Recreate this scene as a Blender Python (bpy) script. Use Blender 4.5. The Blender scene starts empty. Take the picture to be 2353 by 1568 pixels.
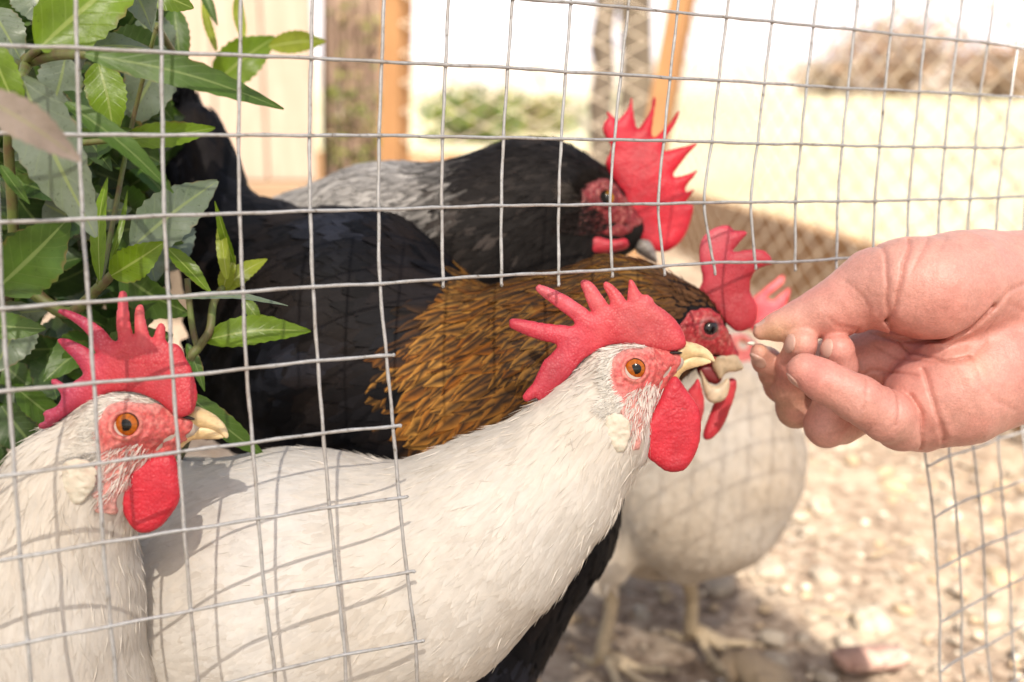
import bpy, bmesh, math, random
import numpy as np
from math import radians, sin, cos, pi
from mathutils import Vector, Matrix

random.seed(7); RNG = np.random.default_rng(7)
scene = bpy.context.scene
C = scene.collection

# ------------------------------------------------------------------ camera
F = 2380.0; CX, CY = 1176.5, 784.0          # focal length and centre, in units of a 2353 x 1568 picture
H = 0.42; PITCH = radians(12)
cam = bpy.data.cameras.new('camera'); camo = bpy.data.objects.new('camera', cam); C.objects.link(camo)
camo.location = (0, 0, H); camo.rotation_euler = (radians(90) - PITCH, 0, 0)
cam.sensor_width = 36; cam.lens = 36 * F / 2353.0
cam.clip_start = 0.02; cam.clip_end = 200
cam.dof.use_dof = True; cam.dof.focus_distance = 0.378; cam.dof.aperture_fstop = 7.2
scene.camera = camo
# ------------------------------------------------------------------ sky, sun, exposure
SUN_EL, SUN_AZ = radians(47), radians(4)     # azimuth: how far to the right of straight behind the camera
world = bpy.data.worlds.new('World'); scene.world = world; world.use_nodes = True
wn = world.node_tree.nodes; wl = world.node_tree.links
sky = wn.new('ShaderNodeTexSky'); sky.sky_type = 'NISHITA'; sky.sun_disc = False
sky.sun_elevation = SUN_EL; sky.sun_rotation = pi - SUN_AZ
sky.air_density = 1.0; sky.dust_density = 2.5; sky.ozone_density = 0.6
wl.new(sky.outputs[0], wn['Background'].inputs[0]); wn['Background'].inputs[1].default_value = 0.11
sun = bpy.data.lights.new('sun', 'SUN'); sun.energy = 5.0; sun.angle = radians(0.53); sun.color = (1, 0.95, 0.88)
suno = bpy.data.objects.new('sun', sun); C.objects.link(suno)
to_sun = Vector((sin(SUN_AZ) * cos(SUN_EL), -cos(SUN_AZ) * cos(SUN_EL), sin(SUN_EL)))
suno.rotation_euler = to_sun.to_track_quat('Z', 'Y').to_euler(); suno.location = (1, -2, 3)
vs = scene.view_settings; vs.view_transform = 'Standard'; vs.look = 'None'; vs.gamma = 1.0; vs.exposure = 1.06
vs.use_curve_mapping = False
try:
    vs.use_white_balance = True; vs.white_balance_temperature = 6950; vs.white_balance_tint = 10
except Exception: pass
scene.cycles.use_denoising = True
scene.cycles.max_bounces = 8; scene.cycles.transparent_max_bounces = 8
scene.cycles.caustics_reflective = False; scene.cycles.caustics_refractive = False

# ------------------------------------------------------------------ helpers
RT = np.array([1, 0, 0.0]); UP = np.array([0, sin(PITCH), cos(PITCH)]); FW = np.array([0, cos(PITCH), -sin(PITCH)])
CAM = np.array([0, 0, H])
BASIS = np.array([RT, -UP, FW])               # rows: right, down, forward
def U(px, py, d):
    """world point seen at photo position (px, py) at depth d metres"""
    return CAM + d * ((px - CX) / F * RT - (py - CY) / F * UP + FW)
def G(px, py, z=0.0):
    r = (px - CX) / F * RT - (py - CY) / F * UP + FW
    return CAM + r * ((z - H) / r[2])
def srgb(r, g, b):
    f = lambda c: (c / 255 / 12.92) if c <= 10 else ((c / 255 + 0.055) / 1.055) ** 2.4
    return (f(r), f(g), f(b))
def tag(o, label=None, cat=None, group=None, kind=None):
    if label: o['label'] = label
    if cat: o['category'] = cat
    if group: o['group'] = group
    if kind: o['kind'] = kind
    return o
def empty(name, loc, label, cat, group=None):
    o = bpy.data.objects.new(name, None); C.objects.link(o); o.location = Vector(loc); o.empty_display_size = 0.02
    return tag(o, label, cat, group)
def mesh_obj(name, verts, faces, mat, parent=None, smooth=True, col=None, uv=None, tris=None):
    """verts in world space; under a parent the mesh is stored relative to it"""
    verts = np.asarray(verts, dtype=float)
    root = parent; off = np.zeros(3)
    while root is not None:
        off += np.array(root.location); root = root.parent
    me = bpy.data.meshes.new(name)
    v = verts - off
    if isinstance(faces, np.ndarray):
        n, k = faces.shape
        me.vertices.add(len(v)); me.vertices.foreach_set('co', v.astype(np.float32).ravel())
        me.loops.add(n * k); me.loops.foreach_set('vertex_index', faces.astype(np.int32).ravel())
        me.polygons.add(n); me.polygons.foreach_set('loop_start', np.arange(0, n * k, k, dtype=np.int32))
        me.polygons.foreach_set('loop_total', np.full(n, k, dtype=np.int32))
        me.update(calc_edges=True)
    else:
        me.from_pydata([tuple(x) for x in v], [], faces)
    me.validate()
    if smooth: me.polygons.foreach_set('use_smooth', np.ones(len(me.polygons), dtype=bool))
    if col is not None:
        a = me.color_attributes.new('col', 'FLOAT_COLOR', 'POINT')
        c4 = np.ones((len(v), 4), dtype=np.float32); c4[:, :3] = col; a.data.foreach_set('color', c4.ravel())
    if uv is not None:
        a = me.attributes.new('fuv', 'FLOAT2', 'POINT'); a.data.foreach_set('vector', np.asarray(uv, dtype=np.float32).ravel())
    if mat: me.materials.append(mat)
    o = bpy.data.objects.new(name, me); C.objects.link(o)
    if parent is not None: o.parent = parent
    return o

# ---- materials
def new_mat(name):
    m = bpy.data.materials.new(name); m.use_nodes = True
    nt = m.node_tree; return m, nt, nt.nodes['Principled BSDF']
class NB:
    def __init__(s, nt): s.nt = nt
    def n(s, t, **kw):
        x = s.nt.nodes.new(t)
        for k, v in kw.items():
            if k.startswith('i_'):
                key = k[2:]; x.inputs[int(key) if key.isdigit() else key.replace('_', ' ')].default_value = v
            else: setattr(x, k, v)
        return x
    def l(s, a, b): s.nt.links.new(a, b)
    def noise(s, scale, detail=4, rough=0.6, co=None):
        x = s.n('ShaderNodeTexNoise'); x.inputs['Scale'].default_value = scale; x.inputs['Detail'].default_value = detail
        x.inputs['Roughness'].default_value = rough
        if co is not None: s.l(co, x.inputs['Vector'])
        return x
    def coords(s, scale=(1, 1, 1), which='Object'):
        t = s.n('ShaderNodeTexCoord'); m = s.n('ShaderNodeMapping'); m.inputs['Scale'].default_value = scale
        s.l(t.outputs[which], m.inputs['Vector']); return m.outputs[0]
    def ramp(s, fac, stops):
        r = s.n('ShaderNodeValToRGB'); e = r.color_ramp.elements
        while len(e) < len(stops): e.new(0.5)
        for i, (p, c) in enumerate(stops):
            e[i].position = p; e[i].color = (*c, 1) if len(c) == 3 else c
        s.l(fac, r.inputs[0]); return r.outputs[0]
    def mix(s, fac, a, b, mode='MIX'):
        m = s.n('ShaderNodeMix', data_type='RGBA', blend_type=mode)
        for v, i in ((fac, 0), (a, 6), (b, 7)):
            if hasattr(v, 'links'): s.l(v, m.inputs[i])
            elif i == 0: m.inputs[0].default_value = v
            else: m.inputs[i].default_value = (*v, 1)
        return m.outputs[2]
    def bump(s, h, strength, dist, bsdf, prev=None):
        b = s.n('ShaderNodeBump'); b.inputs['Strength'].default_value = strength; b.inputs['Distance'].default_value = dist
        s.l(h, b.inputs['Height'])
        if prev: s.l(prev, b.inputs['Normal'])
        if bsdf: s.l(b.outputs[0], bsdf.inputs['Normal'])
        return b.outputs[0]
def mat_attr(name, rough=0.6, spec=0.3, transl=0.0, nscale=0, namt=0.15, sheen=0.0, bumps=None, sss=0.0, sssr=(0.004, 0.0015, 0.001), tint=None, coat=0):
    m, nt, b = new_mat(name); N = NB(nt)
    a = N.n('ShaderNodeAttribute', attribute_name='col'); c = a.outputs['Color']
    if nscale:
        nz = N.noise(nscale, 3, 0.6, N.coords())
        f = N.n('ShaderNodeMapRange'); f.inputs['To Min'].default_value = 1 - namt; f.inputs['To Max'].default_value = 1 + namt
        f.inputs['From Min'].default_value = 0.3; f.inputs['From Max'].default_value = 0.7
        N.l(nz.outputs[0], f.inputs[0])
        v = N.n('ShaderNodeVectorMath', operation='SCALE'); N.l(c, v.inputs[0]); N.l(f.outputs[0], v.inputs['Scale']); c = v.outputs[0]
    N.l(c, b.inputs['Base Color'])
    b.inputs['Roughness'].default_value = rough; b.inputs['Specular IOR Level'].default_value = spec
    b.inputs['Sheen Weight'].default_value = sheen
    b.inputs['Coat Weight'].default_value = coat
    if sss:
        b.inputs['Subsurface Weight'].default_value = sss; b.inputs['Subsurface Radius'].default_value = sssr; b.inputs['Subsurface Scale'].default_value = 1.0
    prev = None
    for (kind, sc, st, di) in (bumps or []):
        if kind == 'noise': h = N.noise(sc, 4, 0.6, N.coords()).outputs[0]
        else:
            v = N.n('ShaderNodeTexVoronoi'); v.inputs['Scale'].default_value = sc; N.l(N.coords(), v.inputs['Vector']); h = v.outputs['Distance']
        prev = N.bump(h, st, di, b, prev)
    if transl:
        t = N.n('ShaderNodeBsdfTranslucent'); N.l(c, t.inputs[0]); mx = N.n('ShaderNodeMixShader'); mx.inputs[0].default_value = transl
        out = nt.nodes['Material Output']; N.l(b.outputs[0], mx.inputs[1]); N.l(t.outputs[0], mx.inputs[2]); N.l(mx.outputs[0], out.inputs[0])
    return m

# ---- signed distance fields (all in millimetres) and a surface-nets mesher
def smin(a, b, k):
    h = np.clip(0.5 + 0.5 * (b - a) / k, 0, 1); return b + (a - b) * h - k * h * (1 - h)
def smax(a, b, k): return -smin(-a, -b, k)
def rcone(P, a, b, r1, r2):
    a = np.asarray(a, float); b = np.asarray(b, float); ba = b - a
    t = np.clip(((P - a) @ ba) / (ba @ ba + 1e-9), 0, 1)
    q = P - a - t[:, None] * ba
    return np.sqrt((q * q).sum(1)) - (r1 + (r2 - r1) * t)
def ellip(P, c, r, R=None):
    q = P - np.asarray(c, float)
    if R is not None: q = q @ R
    r = np.asarray(r, float); k0 = np.sqrt(((q / r) ** 2).sum(1)); k1 = np.sqrt(((q / (r * r)) ** 2).sum(1)) + 1e-9
    return k0 * (k0 - 1) / k1
def poly_sd(Q, poly):
    """2-D signed distance to a closed polygon, negative inside"""
    poly = np.asarray(poly, float); d = np.full(len(Q), 1e18); s = np.zeros(len(Q), dtype=bool)
    for i in range(len(poly)):
        a = poly[i]; b = poly[i - 1]; e = b - a; w = Q - a
        t = np.clip((w @ e) / (e @ e + 1e-12), 0, 1); q = w - t[:, None] * e
        d = np.minimum(d, (q * q).sum(1))
        c1 = Q[:, 1] >= a[1]; c2 = Q[:, 1] < b[1]; c3 = e[0] * w[:, 1] > e[1] * w[:, 0]
        s ^= (c1 & c2 & c3) | (~c1 & ~c2 & ~c3)
    return np.where(s, -1, 1) * np.sqrt(d)
def line_d(Q, pts):
    d = np.full(len(Q), 1e18); pts = np.asarray(pts, float)
    for a, b in zip(pts[:-1], pts[1:]):
        e = b - a; w = Q - a; t = np.clip((w @ e) / (e @ e + 1e-12), 0, 1); q = w - t[:, None] * e
        d = np.minimum(d, (q * q).sum(1))
    return np.sqrt(d)
def smooth_poly(pts, n=3, closed=True):
    p = np.asarray(pts, float); out = []; m = len(p)
    for i in range(m if closed else m - 1):
        p0, p1, p2, p3 = (p[(i - 1) % m], p[i], p[(i + 1) % m], p[(i + 2) % m]) if closed else (p[max(i - 1, 0)], p[i], p[i + 1], p[min(i + 2, m - 1)])
        for k in range(n):
            t = k / n
            out.append(0.5 * (2 * p1 + (p2 - p0) * t + (2 * p0 - 5 * p1 + 4 * p2 - p3) * t * t + (3 * p1 - p0 - 3 * p2 + p3) * t ** 3))
    if not closed: out.append(p[-1])
    return np.array(out)
def nets(f, lo, hi, h):
    lo = np.asarray(lo, float); hi = np.asarray(hi, float); B = 4
    n = (np.ceil((hi - lo) / (h * B)).astype(int)) * B + 1
    g = [lo[i] + h * np.arange(n[i]) for i in range(3)]
    gc = [x[::B] for x in g]
    Pc = np.stack(np.meshgrid(*gc, indexing='ij'), -1).reshape(-1, 3)
    Dc = f(Pc).reshape([len(x) for x in gc])
    cells = tuple(s - 1 for s in Dc.shape)
    near = np.zeros(cells, dtype=bool); thr = h * B * 1.5
    mn = np.full(cells, 1e9); mx_ = np.full(cells, -1e9)
    for i in (0, 1):
        for j in (0, 1):
            for k in (0, 1):
                d = Dc[i:i + cells[0], j:j + cells[1], k:k + cells[2]]
                near |= np.abs(d) < thr; mn = np.minimum(mn, d); mx_ = np.maximum(mx_, d)
    near |= (mn < 0) & (mx_ > 0)
    D = np.repeat(np.repeat(np.repeat(Dc, B, 0), B, 1), B, 2)[:n[0], :n[1], :n[2]].copy()
    M = np.zeros(n, dtype=bool)
    up = np.repeat(np.repeat(np.repeat(near, B, 0), B, 1), B, 2)
    M[:-1, :-1, :-1] |= up; M[1:, 1:, 1:] |= up; M[1:, :-1, :-1] |= up; M[:-1, 1:, :-1] |= up; M[:-1, :-1, 1:] |= up
    M[1:, 1:, :-1] |= up; M[1:, :-1, 1:] |= up; M[:-1, 1:, 1:] |= up
    idx = np.argwhere(M)
    D[M] = f(lo + idx * h)
    D[0] = D[-1] = np.maximum(D[0], 1) if True else 0
    for ax in range(3):
        sl = [slice(None)] * 3
        for e in (0, -1):
            sl[ax] = e; D[tuple(sl)] = np.abs(D[tuple(sl)]) + 1e-3
    I = D < 0
    cs = [s - 1 for s in D.shape]
    cnt = np.zeros(cs, dtype=np.int8)
    for i in (0, 1):
        for j in (0, 1):
            for k in (0, 1): cnt += I[i:i + cs[0], j:j + cs[1], k:k + cs[2]]
    act = (cnt > 0) & (cnt < 8); ac = np.argwhere(act)
    vid = np.full(cs, -1, dtype=np.int64); vid[act] = np.arange(len(ac))
    acc = np.zeros((len(ac), 3)); num = np.zeros(len(ac))
    corners = [(i, j, k) for i in (0, 1) for j in (0, 1) for k in (0, 1)]
    for c in corners:
        for ax in range(3):
            if c[ax] == 1: continue
            c2 = list(c); c2[ax] = 1
            d1 = D[ac[:, 0] + c[0], ac[:, 1] + c[1], ac[:, 2] + c[2]]; d2 = D[ac[:, 0] + c2[0], ac[:, 1] + c2[1], ac[:, 2] + c2[2]]
            m = (d1 < 0) != (d2 < 0); t = np.where(m, d1 / np.where(m, d1 - d2, 1), 0)
            p = np.tile(np.array(c, float), (len(ac), 1)); p[:, ax] += t
            acc[m] += p[m]; num[m] += 1
    V = lo + h * (ac + acc / num[:, None])
    Q = []
    for ax in range(3):
        b1, b2 = (ax + 1) % 3, (ax + 2) % 3
        s0 = [slice(None)] * 3; s1 = [slice(None)] * 3
        s0[ax] = slice(0, -1); s1[ax] = slice(1, None)
        ch = I[tuple(s0)] != I[tuple(s1)]
        e = np.argwhere(ch); e = e[(e[:, b1] > 0) & (e[:, b2] > 0) & (e[:, b1] < cs[b1]) & (e[:, b2] < cs[b2])]
        if not len(e): continue
        def vv(d1, d2):
            q = e.copy(); q[:, b1] -= d1; q[:, b2] -= d2; return vid[q[:, 0], q[:, 1], q[:, 2]]
        quad = np.stack([vv(1, 1), vv(0, 1), vv(0, 0), vv(1, 0)], 1)
        flip = ~I[e[:, 0], e[:, 1], e[:, 2]]
        quad[flip] = quad[flip][:, ::-1]; Q.append(quad)
    Q = np.concatenate(Q); Q = Q[(Q >= 0).all(1)]
    return V, Q
def grad(f, P, e=0.4):
    g = 0
    for k in ((1, -1, -1), (-1, -1, 1), (-1, 1, -1), (1, 1, 1)):
        k = np.array(k, float); g = g + f(P + e * k)[:, None] * k
    return g / (np.linalg.norm(g, axis=1, keepdims=True) + 1e-9)
def vnoise(P, s, seed=0):
    """cheap smooth value noise in [-1, 1]"""
    Q = P * s + seed * 17.3
    i = np.floor(Q).astype(np.int64); t = Q - i; t = t * t * (3 - 2 * t); r = 0
    for a in (0, 1):
        for b in (0, 1):
            for c in (0, 1):
                h = ((i[:, 0] + a) * 73856093 ^ (i[:, 1] + b) * 19349663 ^ (i[:, 2] + c) * 83492791 ^ seed * 2654435) & 0xffff
                w = (t[:, 0] if a else 1 - t[:, 0]) * (t[:, 1] if b else 1 - t[:, 1]) * (t[:, 2] if c else 1 - t[:, 2])
                r = r + w * (((h * 40503) & 0xffff) / 32768.0 - 1)
    return r
class Frame:
    """camera-aligned millimetre frame (right, down, away) about a photo point at depth d"""
    def __init__(s, px, py, d):
        s.px, s.py, s.d = px, py, d; s.s = d / F * 1000; s.o = U(px, py, d)
    def mm(s, px, py, c=0.0): return np.array([(px - s.px) * s.s, (py - s.py) * s.s, c])
    def world(s, P): return s.o + (np.asarray(P) * 0.001) @ BASIS
    def photo(s, P):                         # where a frame point falls in the photo
        d = s.d + P[:, 2] / 1000; return CX + (P[:, 0] / 1000 + (s.px - CX) / F * s.d) / d * F, CY + (P[:, 1] / 1000 + (s.py - CY) / F * s.d) / d * F
    def local(s, W): return (np.asarray(W) - s.o) @ BASIS.T * 1000
    def down_to_ground(s, P):                # point under P on the ground
        w = s.world(np.array([P]))[0]; return w
def tube(pts, radii, n=8, cap=True):
    """swept tube through world points; returns verts, faces"""
    pts = np.asarray(pts, float); k = len(pts); radii = np.broadcast_to(np.asarray(radii, float), (k,))
    T = np.gradient(pts, axis=0); T /= np.linalg.norm(T, axis=1, keepdims=True) + 1e-12
    ref = np.array([0.31, 0.2, 0.93]); 
    if abs(T[0] @ ref) > 0.9: ref = np.array([0.93, 0.3, 0.2])
    V = []; 
    u = np.cross(T[0], ref); u /= np.linalg.norm(u)
    for i in range(k):
        u = u - T[i] * (u @ T[i]); u /= np.linalg.norm(u); w = np.cross(T[i], u)
        for j in range(n):
            a = 2 * pi * j / n; V.append(pts[i] + radii[i] * (cos(a) * u + sin(a) * w))
    Fc = []
    for i in range(k - 1):
        for j in range(n):
            Fc.append((i * n + j, i * n + (j + 1) % n, (i + 1) * n + (j + 1) % n, (i + 1) * n + j))
    if cap:
        Fc.append(tuple(range(n))[::-1]); Fc.append(tuple((k - 1) * n + j for j in range(n)))
    return np.array(V), Fc
def merge(parts):
    V = []; Fc = []; o = 0
    for v, f in parts:
        V.append(v); Fc += [tuple(i + o for i in q) for q in f]; o += len(v)
    return np.concatenate(V), Fc

# ------------------------------------------------------------------ materials shared by the birds
def mat_comb(name, base, pale, dark, vor=900, sss=0.25, rough=0.45):
    m, nt, b = new_mat(name); N = NB(nt); co = N.coords()
    v = N.n('ShaderNodeTexVoronoi'); v.inputs['Scale'].default_value = vor; N.l(co, v.inputs['Vector'])
    n1 = N.noise(90, 4, 0.6, co); n2 = N.noise(500, 3, 0.6, co)
    n0 = N.noise(28, 3, 0.5, co); cell = N.ramp(v.outputs['Distance'], [(0.0, pale), (0.45, base), (1.0, dark)])
    c = N.mix(N.ramp(n1.outputs[0], [(0.42, (0, 0, 0)), (0.68, (1, 1, 1))]), base, cell)
    c = N.mix(N.ramp(n2.outputs[0], [(0.35, (0, 0, 0)), (0.75, (0.35, 0.35, 0.35))]), c, dark)
    c = N.mix(N.ramp(n0.outputs[0], [(0.35, (.45, .45, .45)), (0.6, (0, 0, 0))]), c, dark); c = N.mix(N.ramp(n0.outputs[0], [(0.5, (0, 0, 0)), (0.75, (.55, .55, .55))]), c, pale)
    sc_ = N.noise(230, 2, 0.5, co); c = N.mix(N.ramp(sc_.outputs[0], [(0.74, (0, 0, 0)), (0.78, (.6, .6, .6))]), c, (0.10, 0.03, 0.03))
    at_ = N.n('ShaderNodeAttribute', attribute_name='col'); c = N.mix(1.0, c, at_.outputs['Color'], 'MULTIPLY')
    N.l(c, b.inputs['Base Color']); b.inputs['Roughness'].default_value = rough; b.inputs['Specular IOR Level'].default_value = 0.35
    b.inputs['Subsurface Weight'].default_value = sss; b.inputs['Subsurface Radius'].default_value = (0.003, 0.0008, 0.0006); b.inputs['Subsurface Scale'].default_value = 1
    p = N.bump(v.outputs['Distance'], 0.3, 0.0005, b); N.bump(n2.outputs[0], 0.25, 0.0005, b, p)
    return m
M_COMB = mat_comb('comb_skin', (0.60, 0.070, 0.085), (0.70, 0.27, 0.25), (0.45, 0.022, 0.038), 1100)
M_COMB2 = mat_comb('comb_skin_deep', (0.60, 0.016, 0.035), (0.66, 0.06, 0.08), (0.42, 0.008, 0.02), 700)
M_WATTLE = mat_comb('wattle_skin', (0.58, 0.036, 0.056), (0.64, 0.13, 0.14), (0.42, 0.012, 0.026), 1000)
M_LOBE = mat_comb('earlobe_skin', (0.62, 0.58, 0.47), (0.70, 0.67, 0.58), (0.52, 0.40, 0.31), 420, 0.12, 0.6)
M_FACE = mat_attr('face_skin', 0.5, 0.35, 0, 700, 0.3, 0, [('vor', 700, 0.4, 0.0006), ('noise', 1500, 0.3, 0.0005)], 0.2, (0.003, 0.001, 0.0008))
M_BEAK = mat_attr('beak_horn', 0.38, 0.45, 0, 300, 0.10, 0, [('noise', 900, 0.12, 0.0003)], 0.15, (0.003, 0.002, 0.001))
M_EYE = mat_attr('eye_iris', 0.12, 0.35, coat=0.15)
M_PUPIL, _nt, _b = new_mat('eye_pupil'); _b.inputs['Base Color'].default_value = (0.004, 0.003, 0.003, 1); _b.inputs['Roughness'].default_value = 0.08; _b.inputs['Specular IOR Level'].default_value = 0.4
M_DARK, _nt, _b = new_mat('nostril_dark'); _b.inputs['Base Color'].default_value = (0.02, 0.014, 0.012, 1); _b.inputs['Roughness'].default_value = 0.8
M_WHITEF = mat_attr('white_feather', 0.62, 0.2, 0.32, 160, 0.06, 0.1)
M_DARKF = mat_attr('dark_feather', 0.62, 0.10, 0.0, 140, 0.2, 0.0)
M_LEG = mat_attr('leg_scales', 0.55, 0.35, 0, 400, 0.2, 0, [('vor', 330, 0.7, 0.001)])

# ------------------------------------------------------------------ feathers
def scatter(V, Q, n, rng):
    a, b, c, d = V[Q[:, 0]], V[Q[:, 1]], V[Q[:, 2]], V[Q[:, 3]]
    ar = np.linalg.norm(np.cross(b - a, c - a), axis=1) + np.linalg.norm(np.cross(c - a, d - a), axis=1)
    i = rng.choice(len(Q), n, p=ar / ar.sum()); u = rng.random((n, 2))
    u0, u1 = u[:, :1], u[:, 1:]
    return (a[i] * (1 - u0) * (1 - u1) + b[i] * u0 * (1 - u1) + c[i] * u0 * u1 + d[i] * (1 - u0) * u1)
def flow_dir(P, flow):
    pts = np.array([f[0] for f in flow]); dr = np.array([f[1] for f in flow], float); dr /= np.linalg.norm(dr, axis=1, keepdims=True)
    w = 1 / (((P[:, None, :] - pts[None]) ** 2).sum(2) + 60) ** 1.6
    d = (w[:, :, None] * dr[None]).sum(1); return d / (np.linalg.norm(d, axis=1, keepdims=True) + 1e-9)
def feathers(f, P, D, L, W, lift, colfun, rng, cols=3, rows=(0, .25, .5, .75, .92, 1), prof=(.45, .9, 1, .85, .45, .06), hump=0.15, jit=0.16, base_h=0.2):
    n = len(P); g = grad(f, P); D = D + rng.normal(0, jit, (n, 3)); D = D - (D * g).sum(1, keepdims=True) * g
    D /= np.linalg.norm(D, axis=1, keepdims=True) + 1e-9; S = np.cross(D, g)
    us = np.linspace(-1, 1, cols); rows = np.array(rows); prof = np.array(prof); R = len(rows)
    rn = rng.random((n, 3))
    curl = rng.normal(0, 0.12, n)
    X = np.empty((n, R, cols, 3)); h = np.empty((n, R, cols))
    for r, (v, w) in enumerate(zip(rows, prof)):
        for c, u in enumerate(us):
            X[:, r, c] = P + D * (v * L)[:, None] + S * ((u * w * W) + curl * L * v * v)[:, None]
            h[:, r, c] = base_h + (lift * (0.4 + 0.9 * rn[:, 0])) * v - hump * W * w * u * u + (rn[:, 1] - .5) * 0.5 * u * w
    X = X.reshape(-1, 3); h = h.reshape(-1)
    for it in range(2):
        e = f(X); X = X - np.clip(e - h, -6, 6)[:, None] * grad(f, X)
    UV = np.stack(np.meshgrid(rows, us, indexing='ij'), -1)[None].repeat(n, 0)      # v, u
    vv = UV[..., 0].reshape(-1); uu = UV[..., 1].reshape(-1)
    col = colfun(np.repeat(P, R * cols, 0), np.repeat(rn, R * cols, 0), uu, vv)
    base = (np.arange(n) * R * cols)[:, None]
    q = []
    for r in range(R - 1):
        for c in range(cols - 1):
            a = r * cols + c; q.append(np.concatenate([base + a, base + a + 1, base + a + cols + 1, base + a + cols], 1))
    return X, np.concatenate(q), col
def strands(f, P, D, L, w, lift, colfun, rng, jit=0.25):
    return feathers(f, P, D, L, np.full(len(P), w), lift, colfun, rng, cols=2, rows=(0, .5, 1), prof=(1, .8, .1), hump=0, jit=jit, base_h=0.1)

# ------------------------------------------------------------------ rooster heads
KU = 0.1634                                     # canonical head unit in mm
def z3(pts): return [((x - 1058) * 0.348 * KU, (y - 705) * 0.348 * KU) for x, y in pts]
FACE_POLY = z3([(1240, 545), (1330, 560), (1375, 560), (1380, 640), (1375, 720), (1375, 790), (1345, 830), (1290, 880), (1210, 960), (1150, 1050),
                (1090, 1150), (1100, 1230), (1040, 1230), (1000, 1180), (985, 1060), (960, 1000), (900, 870), (862, 770), (890, 680), (950, 600), (1010, 565), (1100, 565), (1180, 560)])
EYE_C = 84 * KU
def skull(K):
    A = np.abs(K[:, 2]); K = np.stack([K[:, 0], K[:, 1], A], 1)
    k = lambda *p: np.array(p) * KU
    d = ellip(K, k(-22, 16, 0), k(98, 68, 84))
    d = smin(d, rcone(K, k(30, 0, 0), k(98, -18, 0), 60 * KU, 30 * KU), 4)
    d = smin(d, rcone(K, k(0, 40, 0), k(58, 44, 0), 62 * KU, 27 * KU), 4)
    d = smin(d, rcone(K, k(-20, 60, 0), k(-60, 130, 0), 72 * KU, 95 * KU), 5)
    return d
def rot2(a): return np.array([[cos(a), -sin(a)], [sin(a), cos(a)]])

def plate(poly, T, w, c0=0.0, bend=None, tfun=None):
    poly = np.asarray(poly, float)
    def f(P):
        s = poly_sd(P[:, :2], poly); e = -s
        t = np.clip(e / w, 0, 1); half = T * np.sqrt(np.clip(1 - (1 - t) ** 2, 0, 1))
        if tfun is not None: half = half * tfun(P)
        c = P[:, 2] - c0
        if bend is not None: c = c - bend(P)
        return np.where(e > 0, (np.abs(c) - half) * 0.75, np.sqrt(s * s + c * c))
    lo = np.array([*poly.min(0), c0 - T * 1.6 - 5]) - 2; hi = np.array([*poly.max(0), c0 + T * 1.6 + 5]) + 2
    return f, lo, hi

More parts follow.
